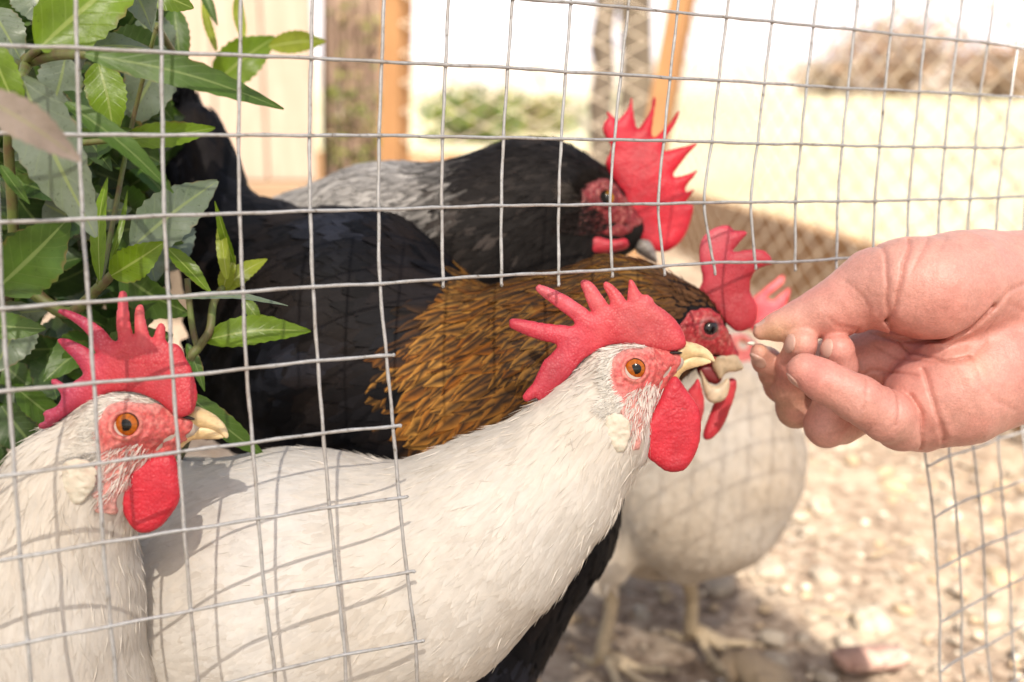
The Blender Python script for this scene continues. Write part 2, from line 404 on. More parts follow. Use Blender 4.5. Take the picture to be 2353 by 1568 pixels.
def build_bird(sp):
    rng = np.random.default_rng(sp.get('seed', 1))
    fr = Frame(*sp['eye'], sp['d']); S = sp.get('scale', 1.0); a = radians(sp['rot']); R2 = rot2(a)
    R3 = np.eye(3); R3[:2, :2] = R2
    def toK(P): return (P @ R3) / S - np.array([0, 0, EYE_C])
    def fromK(K): return (np.asarray(K) + np.array([0, 0, EYE_C])) * S @ R3.T
    def kpoly(poly): return (np.asarray(poly) * S) @ R2.T
    def ppoly(pts, c=None):                      # photo outline to frame mm, on the plane c
        dd = fr.d + (0 if c is None else c) / 1000; return np.array([fr.local(U(p[0], p[1], dd))[:2] for p in pts])
    hc = EYE_C * S                               # c of the head's middle plane in the frame
    cones = []
    for chain in sp['body']:
        for p, q in zip(chain[:-1], chain[1:]):
            dp, dq = fr.d + (p[2] + hc) / 1000, fr.d + (q[2] + hc) / 1000
            cones.append((fr.local(U(p[0], p[1], dp)), fr.local(U(q[0], q[1], dq)), p[3] * dp / F * 1000, q[3] * dq / F * 1000))
    kb = sp.get('k', 10)
    def fbody(P):
        d = skull(toK(P)) * S
        for i, (p, q, r1, r2) in enumerate(cones): d = smin(d, rcone(P, p, q, r1, r2), kb if i else 6)
        return d
    pts = np.array([c[0] for c in cones] + [c[1] for c in cones]); rr = np.array([c[2] for c in cones] + [c[3] for c in cones])[:, None]
    lo = np.minimum((pts - rr).min(0), -25 * S) - 6; hi = np.maximum((pts + rr).max(0), [25 * S, 25 * S, 30 * S]) + 6
    V, Q = nets(fbody, lo, hi, sp.get('res', 2.4))
    # empty on the ground under the body
    cw = fr.world(np.array([pts.mean(0)]))[0]
    root = empty(sp['name'], (cw[0], cw[1], 0), sp['label'], 'rooster' if sp.get('rooster', 1) else 'chicken')
    body = mesh_obj('body', fr.world(V), Q, sp['mat'], root, col=sp['skin'](V, fr, toK))
    # plumage
    flow = [(fr.local(U(p[0], p[1], fr.d + hc / 1000 + sp.get('flow_c', lambda x: 0)(p[0]))), (p[-2], p[-1], sp.get('dc', 0.12))) for p in sp['flow']]
    P = scatter(V, Q, sp['nf'], rng); K = toK(P)
    near_head = (np.abs(K[:, 2]) < 25) & (poly_sd(K[:, :2], np.array(FACE_POLY)) < 1.2)
    beakz = (K[:, 0] > 9) & (K[:, 1] < 12)
    P = P[~(near_head | beakz)]; K = toK(P)
    head_d = np.maximum(np.linalg.norm(K - np.array([-1, 1, 0]), axis=1) - 15, 0)
    D = flow_dir(P, flow)
    sz = sp.get('size', ((0, 3.2, 0.6), (12, 8, 1.0), (40, 20, 2.1), (80, 25, 4.2), (120, 26, 7.5), (200, 30, 9)))
    L = np.interp(head_d, [s[0] for s in sz], [s[1] for s in sz]) * rng.uniform(.75, 1.2, len(P))
    W = np.interp(head_d, [s[0] for s in sz], [s[2] for s in sz]) * rng.uniform(.8, 1.2, len(P))
    # thin out where feathers are long, so cover stays even
    keep = rng.random(len(P)) < np.clip(160.0 / (L * W + 4) * sp.get('dens', 0.6), 0.06, 1)
    P, D, L, W = P[keep], D[keep], L[keep], W[keep]
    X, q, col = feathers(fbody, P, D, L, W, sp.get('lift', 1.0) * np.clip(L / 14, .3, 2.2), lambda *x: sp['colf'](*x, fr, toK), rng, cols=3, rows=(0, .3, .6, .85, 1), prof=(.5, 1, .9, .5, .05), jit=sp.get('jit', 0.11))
    pl = mesh_obj('plumage', fr.world(X), q, sp['mat'], root, col=col); pl['kind'] = 'stuff'
    # fuzz: fine barbs, denser near the head
    P = scatter(V, Q, sp.get('nh', 9000), rng); K = toK(P)
    hd = np.maximum(np.linalg.norm(K, axis=1) - 15, 0)
    keep = ((np.abs(K[:, 2]) > 25) | (poly_sd(K[:, :2], np.array(FACE_POLY)) > 0.3)) & ~((K[:, 0] > 11) & (K[:, 1] < 12))
    keep &= rng.random(len(P)) < np.interp(hd, [0, 25, 60, 150], [1, .9, .35, .15])
    P = P[keep]; hd = hd[keep]
    L = np.interp(hd, [0, 20, 80], [3.5, 7, 9]) * rng.uniform(.6, 1.3, len(P))
    X, q, col = strands(fbody, P, flow_dir(P, flow), L, sp.get('hw', 0.13), 1.6 * np.ones(len(P)), lambda *x: sp['colf'](*x, fr, toK), rng)
    fz = mesh_obj('down_barbs', fr.world(X), q, sp['mat'], root, col=col); fz['kind'] = 'stuff'
    # face
    hp = sp.get('hres', 0.55)
    FP = np.array(FACE_POLY)
    def fface(P):
        K = toK(P); A = np.stack([K[:, 0], K[:, 1], np.abs(K[:, 2])], 1)
        d = fbody(P) / S - 0.45
        e = np.array([0, 0, EYE_C])
        r = np.sqrt(A[:, 0] ** 2 + (A[:, 1] * 1.08) ** 2)
        r = r + sp.get('lid', 0.3); d = d - 1.15 * np.exp(-((r - 5.0) / 1.0) ** 2) - 0.5 * np.exp(-((r - 7.6) / 0.9) ** 2)             # eyelid rings
        d = d - 1.0 * np.exp(-(line_d(A[:, :2], z3([(930, 640), (1010, 575), (1100, 570), (1180, 600)])) / 2.0) ** 2)  # brow
        d = d + 0.5 * np.exp(-(line_d(A[:, :2], z3([(1130, 640), (1150, 760), (1090, 850)])) / 1.2) ** 2)
        d = d + 0.7 * np.exp(-(line_d(A[:, :2], z3([(1210, 860), (1250, 780), (1310, 700)])) / 0.8) ** 2)
        d = d - 0.35 * vnoise(A, 0.55, 3) - 0.22 * vnoise(A, 1.2, 5)
        d = smax(d, 4.1 - sp.get('lid', 0.3) - np.sqrt(A[:, 0] ** 2 + A[:, 1] ** 2 + 0.25 * (A[:, 2] - EYE_C - 1) ** 2), 0.5)     # opening for the eye
        return smax(d, poly_sd(K[:, :2], FP) + 1.2 * vnoise(A, 0.35, 13), 0.8) * S
    kb_ = kpoly(FP); l2 = kb_.min(0); h2 = kb_.max(0)
    V2, Q2 = nets(fface, [l2[0] - 2, l2[1] - 2, hc - 22 * S], [h2[0] + 2, h2[1] + 2, hc + 22 * S], hp)
    K2 = toK(V2); r = np.sqrt(K2[:, 0] ** 2 + K2[:, 1] ** 2)
    fc, cheek = np.array(sp.get('facecol', (0.53, 0.095, 0.090))), np.array(sp.get('cheekcol', (0.62, 0.24, 0.21)))
    w = np.clip((K2[:, 1] - 7 + 2.2 * vnoise(K2, 0.5, 8) - 0.25 * K2[:, 0]) / 6, 0, 1)[:, None]
    col = fc * (1 - w) + cheek * w
    pal = np.clip(vnoise(K2, 1.1, 4) * 0.7 + .4 * vnoise(K2, .3, 6), 0, 0.55)[:, None]; col = col * (1 - pal) + np.array([0.68, 0.26, 0.22]) * pal
    ring = np.exp(-((r - 4.6) / 0.8) ** 2)[:, None]; col = col * (1 - .4 * ring) + np.array(sp.get('lidcol', (0.58, 0.28, 0.22))) * .4 * ring
    ed_ = np.clip((poly_sd(K2[:, :2], FP) + 3.2) / 3.2, 0, 1)[:, None] * (K2[:, 0:1] < 8) * sp.get('fade', 0.6); col = col * (1 - ed_) + np.array(sp.get('cheekcol', (0.66, 0.40, 0.35))) * ed_
    face = mesh_obj('face', fr.world(V2), Q2, M_FACE, root, col=col)
    # eyes
    for side in (-1, 1):
        n, m = 28, 40; vs_ = []; cs = []
        for i in range(n + 1):
            th = pi * 0.62 * i / n
            for j in range(m):
                ph = 2 * pi * j / m; rr_ = 4.75 * sin(th); es = sp.get('eye_s', 1.0)
                k = np.array([rr_ * cos(ph), rr_ * sin(ph), side * (EYE_C - 3.7 + 4.6 * cos(th))]); vs_.append(k)
                iris = np.array(sp.get('iris', (0.46, 0.115, 0.008)))
                ray = 0.85 + 0.15 * sin(ph * 17 + 3 * sin(ph * 5))
                if rr_ < 3.6: c = iris * ray * (0.6 + 0.5 * (rr_ / 3.6))
                elif rr_ < 4.0: c = iris * 0.12
                else: c = np.array([0.24, 0.10, 0.075])
                cs.append(c)
        fcs = [(i * m + j, i * m + (j + 1) % m, (i + 1) * m + (j + 1) % m, (i + 1) * m + j) for i in range(n) for j in range(m)]
        eye = mesh_obj('eye', fr.world(fromK(vs_)), fcs, M_EYE, root, col=np.array(cs))
        pv = [fromK([[0.25, -0.1, side * (EYE_C + 0.97)]])[0]]; pf = []
        for i in range(1, 5):
            for j in range(24):
                rr_ = 1.95 * i / 4; ph = 2 * pi * j / 24
                pv.append(fromK([[0.25 + rr_ * cos(ph), -0.1 + rr_ * sin(ph), side * (EYE_C - 3.7 + 4.6 * math.sqrt(1 - (rr_ / 4.75) ** 2) + 0.06)]])[0])
        for j in range(24):
            pf.append((0, 1 + j, 1 + (j + 1) % 24))
            for i in range(3): pf.append((1 + i * 24 + j, 1 + (i + 1) * 24 + j, 1 + (i + 1) * 24 + (j + 1) % 24, 1 + i * 24 + (j + 1) % 24))
        mesh_obj('pupil', fr.world(np.array(pv)), pf, M_PUPIL, eye)
    # comb
    def bendf(amp, sc, sd): return lambda P: amp * vnoise(np.stack([P[:, 0], P[:, 1], 0 * P[:, 0]], 1), sc, sd)
    poly = smooth_poly(ppoly(sp['comb'], hc + sp.get('comb_c', 0)), 3)
    f, l, h = plate(poly, sp.get('combT', 2.1) * S, 6.0, hc + sp.get('comb_c', 0), bendf(2.2, 0.035, sp.get('seed', 1)))
    f0 = f; f = lambda P: f0(P) - 0.2 * vnoise(P, 0.22, 2) - 0.10 * vnoise(P, 0.8, 6)
    V3, Q3 = nets(f, l, h, sp.get('cres', 0.6)); e_ = -poly_sd(V3[:, :2], poly); tn = (1.0 + .22 * vnoise(V3, .06, 3) + .10 * vnoise(V3, .3, 4))[:, None]
    rim = np.clip(1 - e_ / 3.0, 0, 1)[:, None]; cc = np.ones((len(V3), 3)) * tn * (1 - rim * np.array([.06, .30, .22]))
    K3 = toK(V3); pu = np.clip((-10 - K3[:, 0]) / 14, 0, 1)[:, None] * sp.get('purple', .25); cc = cc * (1 - pu * np.array([.42, .30, -.25]))
    mesh_obj('comb', fr.world(V3), Q3, sp.get('mcomb', M_COMB), root, col=np.clip(cc, 0, 1.3))
    # wattles
    for wp, c in sp['wattle']:
        poly = smooth_poly(ppoly(wp, hc + c), 3)
        f, l, h = plate(poly, 2.6 * S, 3.5, hc + c, bendf(1.5, 0.05, 4))
        f1 = f; f = lambda P, f1=f1: f1(P) - 0.2 * vnoise(P, 0.2, 9) - 0.12 * vnoise(P * np.array([1, 2.2, 1]), 0.8, 6)
        V3, Q3 = nets(f, l, h, sp.get('cres', 0.6)); mesh_obj('wattle', fr.world(V3), Q3, M_WATTLE, root, col=np.ones((len(V3), 3)) * (1 + .18 * vnoise(V3, .09, 8) + .1 * vnoise(V3, .4, 9))[:, None])
    # beak
    for nm, bp, T in sp['beak']:
        poly = smooth_poly(ppoly(bp, hc + sp.get('beak_c', 0)), 3) if sp.get('beak_px') else smooth_poly(kpoly(z3(bp)), 3) + np.array(sp.get('beak_d', (0, 0)))
        def tf(P):
            K = toK(P); t = np.clip((32.5 - K[:, 0]) / 18, 0.06, 1) ** 0.8; return t if not sp.get('beak_px') else 1.0 + 0 * t
        f, l, h = plate(poly, T * S, 3.4 * S, hc + sp.get('beak_c', 0), None, tf)
        V3, Q3 = nets(f, l, h, sp.get('bres', 0.45)); K3 = toK(V3)
        tt = np.clip((K3[:, 0] - 15) / 16, 0, 1)[:, None]
        c = np.array(sp['beakcol'][0]) * (1 - tt) + np.array(sp['beakcol'][1]) * tt
        c = c * (1 - .3 * np.clip(vnoise(K3, .5, 7) - .1, 0, 1) - .35 * np.clip(vnoise(K3 * np.array([.5, 2.2, 1]), 1.1, 9) - .35, 0, 1))[:, None]
        mesh_obj(nm, fr.world(V3), Q3, M_BEAK, root, col=c)
    if not sp.get('beak_px'):
        for side in (-1, 1):
            def fn(P):
                K = toK(P); return ellip(K, (16.4, -5.9, side * 4.7), (2.6, 0.55, 1.3), None) * S
            c = fromK([[16.4, -5.9, side * 4.7]])[0]; V3, Q3 = nets(fn, c - 5, c + 5, 0.35); mesh_obj('nostril', fr.world(V3), Q3, M_DARK, root)
    for nm, bp, T, cc_, c in sp.get('extra', []):
        f, l, h = plate(smooth_poly(ppoly(bp, hc + c), 3), T * S, 3.0 * S, hc + c); V3, Q3 = nets(f, l, h, 0.7); mesh_obj(nm, fr.world(V3), Q3, M_BEAK, root, col=np.tile(np.array(cc_), (len(V3), 1)))
    # ear lobe on each side
    if sp.get('lobe'):
        for side in (-1, 1):
            kx, ky = z3([sp['lobe'][:2]])[0]; rx, ry = sp['lobe'][2:4]
            cc = np.linspace(0, 40, 160); pk = np.stack([np.full(160, kx), np.full(160, ky), side * cc], 1)
            fd = fbody(fromK(pk)); surf = cc[np.argmax(fd > 0)] + sp.get('lobe_c', 0)
            def fl(P):
                K = toK(P); q = K - np.array([kx, ky, side * surf]); q[:, 0] = q[:, 0] - 0.12 * q[:, 1]
                wd = 1 - 0.35 * np.clip(q[:, 1] / ry, -1, 1); q2 = q.copy(); q2[:, 0] = q2[:, 0] / wd
                return (ellip(q2, (0, 0, 0), (rx, ry, 1.5)) - 0.35 * vnoise(K * np.array([.8, 1.8, 1]), 0.5, 11) - .25 * vnoise(K * np.array([1, 1.6, 1]), 1.1, 12)) * S * 0.8
            c = fromK([[kx, ky, side * surf]])[0]; e = max(rx, ry) * 1.5 * S + 1
            V3, Q3 = nets(fl, c - e, c + e, 0.5); mesh_obj('ear_lobe', fr.world(V3), Q3, M_LOBE, root, col=np.ones((len(V3), 3)) * (1 + .14 * vnoise(V3 * np.array([.6, 1.6, 1]), .6, 8))[:, None])
    # white bristles on cheek and ear tuft
    for (poly, nn, LL, ddir, c0) in sp.get('bristles', []):
        pk = np.array(z3(poly)); mn, mx = pk.min(0), pk.max(0)
        q2 = rng.uniform(mn, mx, (nn * 3, 2)); q2 = q2[poly_sd(q2, pk) < 0][:nn]
        cc = np.zeros(len(q2)); lo_, hi_ = np.zeros(len(q2)), np.full(len(q2), 30.0)
        for _ in range(24):
            md = (lo_ + hi_) / 2; pp = fromK(np.stack([q2[:, 0], q2[:, 1], -md], 1)); o_ = fbody(pp) > 0.2
            hi_ = np.where(o_, md, hi_); lo_ = np.where(o_, lo_, md)
        Pp = fromK(np.stack([q2[:, 0], q2[:, 1], -hi_], 1)); dv = np.tile(np.array([*(R2 @ np.array(ddir)), -0.12]), (len(Pp), 1))
        X, q, col = strands(lambda P: np.minimum(fbody(P), fface(P) + .1), Pp, dv, LL * rng.uniform(.6, 1.3, len(Pp)), 0.13, 1.2 * np.ones(len(Pp)),
                            lambda P, rn, u, v: np.array(c0)[None] * (0.85 + 0.25 * rn[:, :1]), rng, 0.22)
        b = mesh_obj('bristles', fr.world(X), q, sp['mat'], root, col=col); b['kind'] = 'stuff'
    # legs
    for hip, foot, col in sp.get('legs', []):
        make_leg(root, hip, foot, col, sp.get('leg_dir', (1, -0.2)))
    return root, fr, fbody, toK

def make_leg(root, hip, foot, col, fdir, r=0.0054):
    hip = np.array(hip, float); foot = np.array(foot, float)
    parts = []
    kk = np.linspace(0, 1, 9); P = hip + (foot + np.array([0, 0, 0.012]) - hip) * kk[:, None]
    rad = r * np.interp(kk, [0, .12, .5, .9, 1], [1.35, 1.15, .95, 1.1, 1.2])
    P[:, 0] += 0.003 * np.sin(kk * 5)
    parts.append(tube(P, rad, 12))
    fd = np.array([fdir[0], fdir[1], 0.0]); fd /= np.linalg.norm(fd); sd = np.array([-fd[1], fd[0], 0])
    claws = []
    for ang, ln in ((-0.6, .046), (0, .058), (0.6, .046), (pi, .022)):
        d = fd * cos(ang) + sd * sin(ang); t = np.linspace(0, 1, 7)
        Q = foot + d * (t * ln)[:, None]; Q[:, 2] = foot[2] + 0.012 * (1 - t) ** 2 + 0.0045 + 0.0015 * np.sin(t * 9)
        parts.append(tube(Q, r * np.interp(t, [0, .3, .8, 1], [.95, .72, .6, .45]), 10))
        e = Q[-1]; claws.append(tube(np.array([e, e + d * .006 + [0, 0, .0005], e + d * .012 + [0, 0, -.0035]]), [.0022, .0017, .0004], 8))
    v, f = merge(parts); c = np.tile(np.array(col), (len(v), 1))
    lg = mesh_obj('leg', v, f, M_LEG, root, col=c)
    for v, f in claws: mesh_obj('claw', v, f, M_LEG, lg, col=np.tile(np.array([.35, .27, .18]), (len(v), 1)))

# ------------------------------------------------------------------ the birds
def z2(pts): return [(0.403 * x, 632 + 0.403 * y) for x, y in pts]
def z3p(pts): return [(1091.5 + 0.348 * x, 603.2 + 0.348 * y) for x, y in pts]
def z5(pts): return [(1091.5 + 0.348 * x, 201 + 0.348 * y) for x, y in pts]
def zb(pts): return [(1493.7 + 0.3662 * x, 488.3 + 0.3662 * y) for x, y in pts]
def col_white(warm=1.0, base=(0.79, 0.757, 0.712)):
    base = np.array(base)
    def f(P, rn, u, v, fr, toK):
        c = base[None] * (0.95 + 0.07 * rn[:, :1]) * (1 - 0.05 * (1 - v[:, None]) + 0.03 * (1 - np.abs(u))[:, None])
        warmth = np.clip(0.5 + 0.6 * vnoise(P, 0.03, 5) + 0.25 * (rn[:, 1] - .5), 0, 1)[:, None] * warm
        c = c * (1 - warmth * np.array([0.02, 0.065, 0.125]))
        dirt = np.clip(vnoise(P, 0.07, 12) + .6 * vnoise(P, .2, 14) + 1.3 * (rn[:, 2] - .60), 0, 1)[:, None] * 0.24
        return c * (1 - dirt * np.array([0.45, 0.52, 0.6]))
    return f
def skin_white(V, fr, toK): return np.tile(np.array([0.66, 0.58, 0.50]), (len(V), 1))
BEAK_UP = [(1330, 600), (1390, 528), (1450, 530), (1520, 548), (1580, 583), (1613, 622), (1626, 655), (1612, 668), (1570, 648), (1500, 636), (1430, 650), (1370, 690), (1300, 765), (1245, 828), (1262, 760), (1310, 690)]
BEAK_LO = [(1246, 832), (1290, 745), (1372, 660), (1432, 622), (1500, 612), (1565, 632), (1603, 664), (1560, 684), (1495, 700), (1425, 722), (1390, 755), (1372, 785), (1330, 790), (1290, 800)]
LEFT_C, FRONT_C = -6, -3.5
YEL = ((0.66, 0.44, 0.20), (0.74, 0.58, 0.34))
CHEEK = [(1000, 850), (1150, 780), (1260, 830), (1200, 960), (1100, 1090), (1010, 1200), (985, 1060)]
BROW = [(870, 560), (990, 470), (1110, 500), (1190, 560), (1100, 575), (1000, 575), (940, 610), (900, 640)]
REAR = [(860, 640), (950, 560), (985, 590), (925, 660), (905, 750), (925, 830), (975, 900), (930, 920), (870, 850), (845, 740)]
TUFT = [(815, 900), (870, 868), (950, 885), (990, 930), (940, 990), (880, 1000), (830, 970)]

front_rooster = dict(name='white_rooster', label='white rooster with its neck stretched through the opening in the wire mesh towards the hand',
    eye=(1459.7, 848.5), d=0.382, comb_c=FRONT_C, rot=0, seed=3, mat=M_WHITEF, skin=skin_white, colf=col_white(), res=2.3, lift=.32, nf=42000, dens=1.3, nh=9000, cres=0.5,
    body=[[(1415, 895, 0, 72), (1362, 990, 0, 122), (1258, 1110, 3, 156), (1125, 1215, 8, 205), (972, 1318, 18, 248), (700, 1360, 27, 318), (380, 1370, 52, 300), (90, 1310, 100, 200)]],
    flow=[(1420, 770, -.8, .45), (1330, 860, -.75, .66), (1364, 990, -.55, .83), (1440, 1000, -.25, .97), (1250, 1100, -.6, .8), (1380, 1180, -.35, .93), (1150, 1200, -.62, .78),
          (1250, 1350, -.5, .86), (1000, 1250, -.8, .55), (700, 1150, -.97, .2), (700, 1400, -.95, .3), (350, 1300, -1, .1), (1100, 1480, -.6, .8), (950, 1130, -.85, .4)],
    comb=z3p([(1385, 560), (1388, 500), (1360, 430), (1310, 370), (1250, 315), (1190, 275), (1175, 245), (1140, 215), (1105, 215), (1080, 190), (1045, 125), (1022, 112), (1008, 130), (1003, 200), (998, 255),
              (970, 215), (920, 160), (870, 128), (845, 140), (850, 175), (880, 230), (885, 285), (850, 235), (790, 150), (740, 118), (705, 118), (693, 145), (720, 210), (750, 290), (765, 330), (700, 280),
              (600, 215), (500, 170), (430, 145), (403, 160), (405, 190), (460, 240), (540, 300), (620, 360), (655, 400), (640, 418), (540, 410), (400, 390), (280, 372), (232, 375), (222, 405), (235, 435),
              (320, 475), (430, 515), (540, 545), (500, 610), (450, 650), (420, 720), (380, 800), (320, 870), (318, 905), (345, 920), (395, 895), (430, 915), (470, 890), (540, 830), (620, 760), (700, 660),
              (780, 600), (850, 560), (930, 540), (1000, 545), (1090, 560), (1180, 575), (1290, 590)]),
    wattle=[(z3p([(1335, 755), (1380, 820), (1440, 900), (1485, 970), (1492, 1050), (1487, 1150), (1470, 1240), (1430, 1320), (1380, 1375), (1310, 1387), (1250, 1375), (1200, 1335), (1140, 1285), (1105, 1215),
              (1085, 1140), (1095, 1100), (1140, 1040), (1180, 980), (1220, 900), (1260, 820), (1295, 765)]), -6.5),
            (z3p([(1335, 755), (1390, 830), (1445, 910), (1475, 990), (1470, 1120), (1420, 1230), (1340, 1280), (1250, 1260), (1180, 1200), (1150, 1120), (1200, 960), (1295, 775)]), 7)],
    beak=[('upper_beak', BEAK_UP, 5.0), ('lower_beak', BEAK_LO, 3.0)], beakcol=YEL, lobe=(930, 1110, 4.7, 7.2),
    bristles=[(REAR, 700, 4.5, (-.85, .5), (0.84, 0.80, 0.74)), (CHEEK, 420, 4.5, (-.55, .85), (0.80, 0.74, 0.68)), (BROW, 500, 5.5, (-.85, .45), (0.84, 0.80, 0.74)), (TUFT, 500, 4.5, (-.75, .55), (0.84, 0.80, 0.74))])

left_rooster = dict(name='white_rooster', label='white rooster beside the leafy shrub with its whole head behind the wire mesh',
    eye=(288, 977), d=0.341, comb_c=LEFT_C, purple=.8, beak_d=(-2.3, .2), rot=14, scale=1.015, seed=5, mat=M_WHITEF, skin=skin_white, colf=col_white(1.15), res=2.2, lift=.32, nf=40000, dens=1.3, nh=10000, cres=0.5,
    body=[[(228, 1020, 0, 86), (165, 1120, 2, 134), (118, 1250, 6, 170), (110, 1400, 10, 196), (95, 1640, 22, 245), (-60, 1900, 70, 330), (-350, 1900, 100, 300)]],
    flow=[(200, 900, -.8, .5), (60, 1000, -.6, .8), (150, 1100, -.35, .93), (250, 1200, .1, 1), (60, 1250, -.15, 1), (200, 1400, .05, 1), (80, 1500, 0, 1), (290, 1450, .1, 1)],
    comb=z2([(1095, 790), (1118, 740), (1125, 690), (1115, 620), (1095, 540), (1060, 480), (1040, 430), (1012, 400), (990, 390), (970, 390), (945, 370), (940, 300), (918, 275), (895, 290), (870, 355), (850, 340), (825, 250),
             (812, 180), (793, 170), (770, 190), (763, 260), (765, 345), (745, 290), (730, 180), (720, 105), (697, 88), (675, 105), (665, 200), (660, 280), (668, 370), (640, 370), (590, 310), (520, 260),
             (430, 215), (360, 192), (335, 197), (335, 220), (400, 255), (470, 310), (510, 360), (530, 420), (545, 455), (500, 420), (440, 385), (380, 362), (340, 360), (330, 380), (360, 420), (410, 470),
             (460, 540), (470, 570), (430, 600), (380, 625), (330, 595), (300, 595), (297, 620), (330, 650), (350, 700), (320, 750), (270, 770), (247, 790), (255, 830), (220, 850), (222, 875), (260, 880),
             (300, 860), (380, 800), (460, 750), (530, 720), (600, 680), (700, 665), (800, 680), (900, 720), (960, 770), (1020, 810)]),
    wattle=[(z2([(960, 1020), (1000, 1045), (1018, 1120), (1028, 1220), (1015, 1300), (970, 1370), (920, 1430), (860, 1465), (800, 1470), (750, 1435), (710, 1370), (685, 1290), (668, 1210), (680, 1150),
                 (720, 1110), (790, 1065), (880, 1025)]), -5.5),
            (z2([(960, 1020), (1000, 1060), (1010, 1150), (990, 1280), (920, 1370), (820, 1390), (740, 1330), (710, 1220), (720, 1120), (880, 1025)]), 6)],
    beak=[('upper_beak', BEAK_UP, 5.0), ('lower_beak', BEAK_LO, 3.0)], beakcol=YEL, lobe=(905, 1062, 5.6, 7.4), lobe_c=0.6,
    bristles=[(REAR, 700, 4.5, (-.85, .5), (0.84, 0.80, 0.74)), (CHEEK, 260, 4.0, (-.45, .9), (0.80, 0.74, 0.68)), (BROW, 700, 6.5, (-.9, .4), (0.84, 0.80, 0.73)), (TUFT, 500, 4.5, (-.75, .55), (0.84, 0.80, 0.74))])

def colf_brown(P, rn, u, v, fr, toK):
    K = toK(P); x, y = fr.photo(P)
    orange = np.array([0.33, 0.105, 0.014]); gold = np.array([0.52, 0.25, 0.055]); dark = np.array([0.020, 0.014, 0.011]); brown = np.array([0.085, 0.040, 0.018])
    black = np.array([0.006, 0.006, 0.0075])
    hd = np.linalg.norm(K, axis=1)
    edge = np.clip((np.abs(u) - 0.25 + 0.5 * (v - 0.75) + 0.5 * (rn[:, 0] - .5)) * 3.0, 0, 1)[:, None]
    og = orange * (1 - rn[:, 1:2]) + gold * rn[:, 1:2]
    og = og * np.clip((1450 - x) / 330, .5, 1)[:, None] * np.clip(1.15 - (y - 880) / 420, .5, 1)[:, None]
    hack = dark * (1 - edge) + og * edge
    hk = np.clip((hd - 22) / 14, 0, 1)[:, None]
    c = brown * (0.5 + rn[:, :1]) * (1 - hk) + hack * hk
    # body and breast are black: away from the neck
    t = np.clip((665 + (1160 - x) * .76 - y) / 40 + .5 * (rn[:, 2] - .5), 0, 1); t = np.where(x > 1150, 0, t); t = np.maximum(t, np.clip((1040 - x) / 50 + .8 * (rn[:, 0] - .5), 0, 1)); t = np.maximum(t, np.clip((x - 1120 + (y - 1010) * .9) / 80, 0, 1) * (y > 950))
    t = np.maximum(t, np.clip((y - (1150 + (x - 960) * -0.02)) / 50, 0, 1))
    t = np.maximum(t, np.clip((P[:, 2] - 55) / 15, 0, 1))
    t = np.where(hd > 30, t, 0)
    bb = black * (0.7 + 0.9 * rn[:, 2:3]) + np.array([0.012, 0.007, 0.004]) * np.clip(vnoise(P, 0.05, 3), 0, 1)[:, None]
    gl = np.clip(vnoise(P, 0.045, 9) - .15, 0, 1)[:, None] * np.array([0.026, 0.029, 0.042]) * (rn[:, :1] > .4)  # bluish sheen painted into the black feather colour
    return c * (1 - t[:, None]) + (bb + gl) * t[:, None]
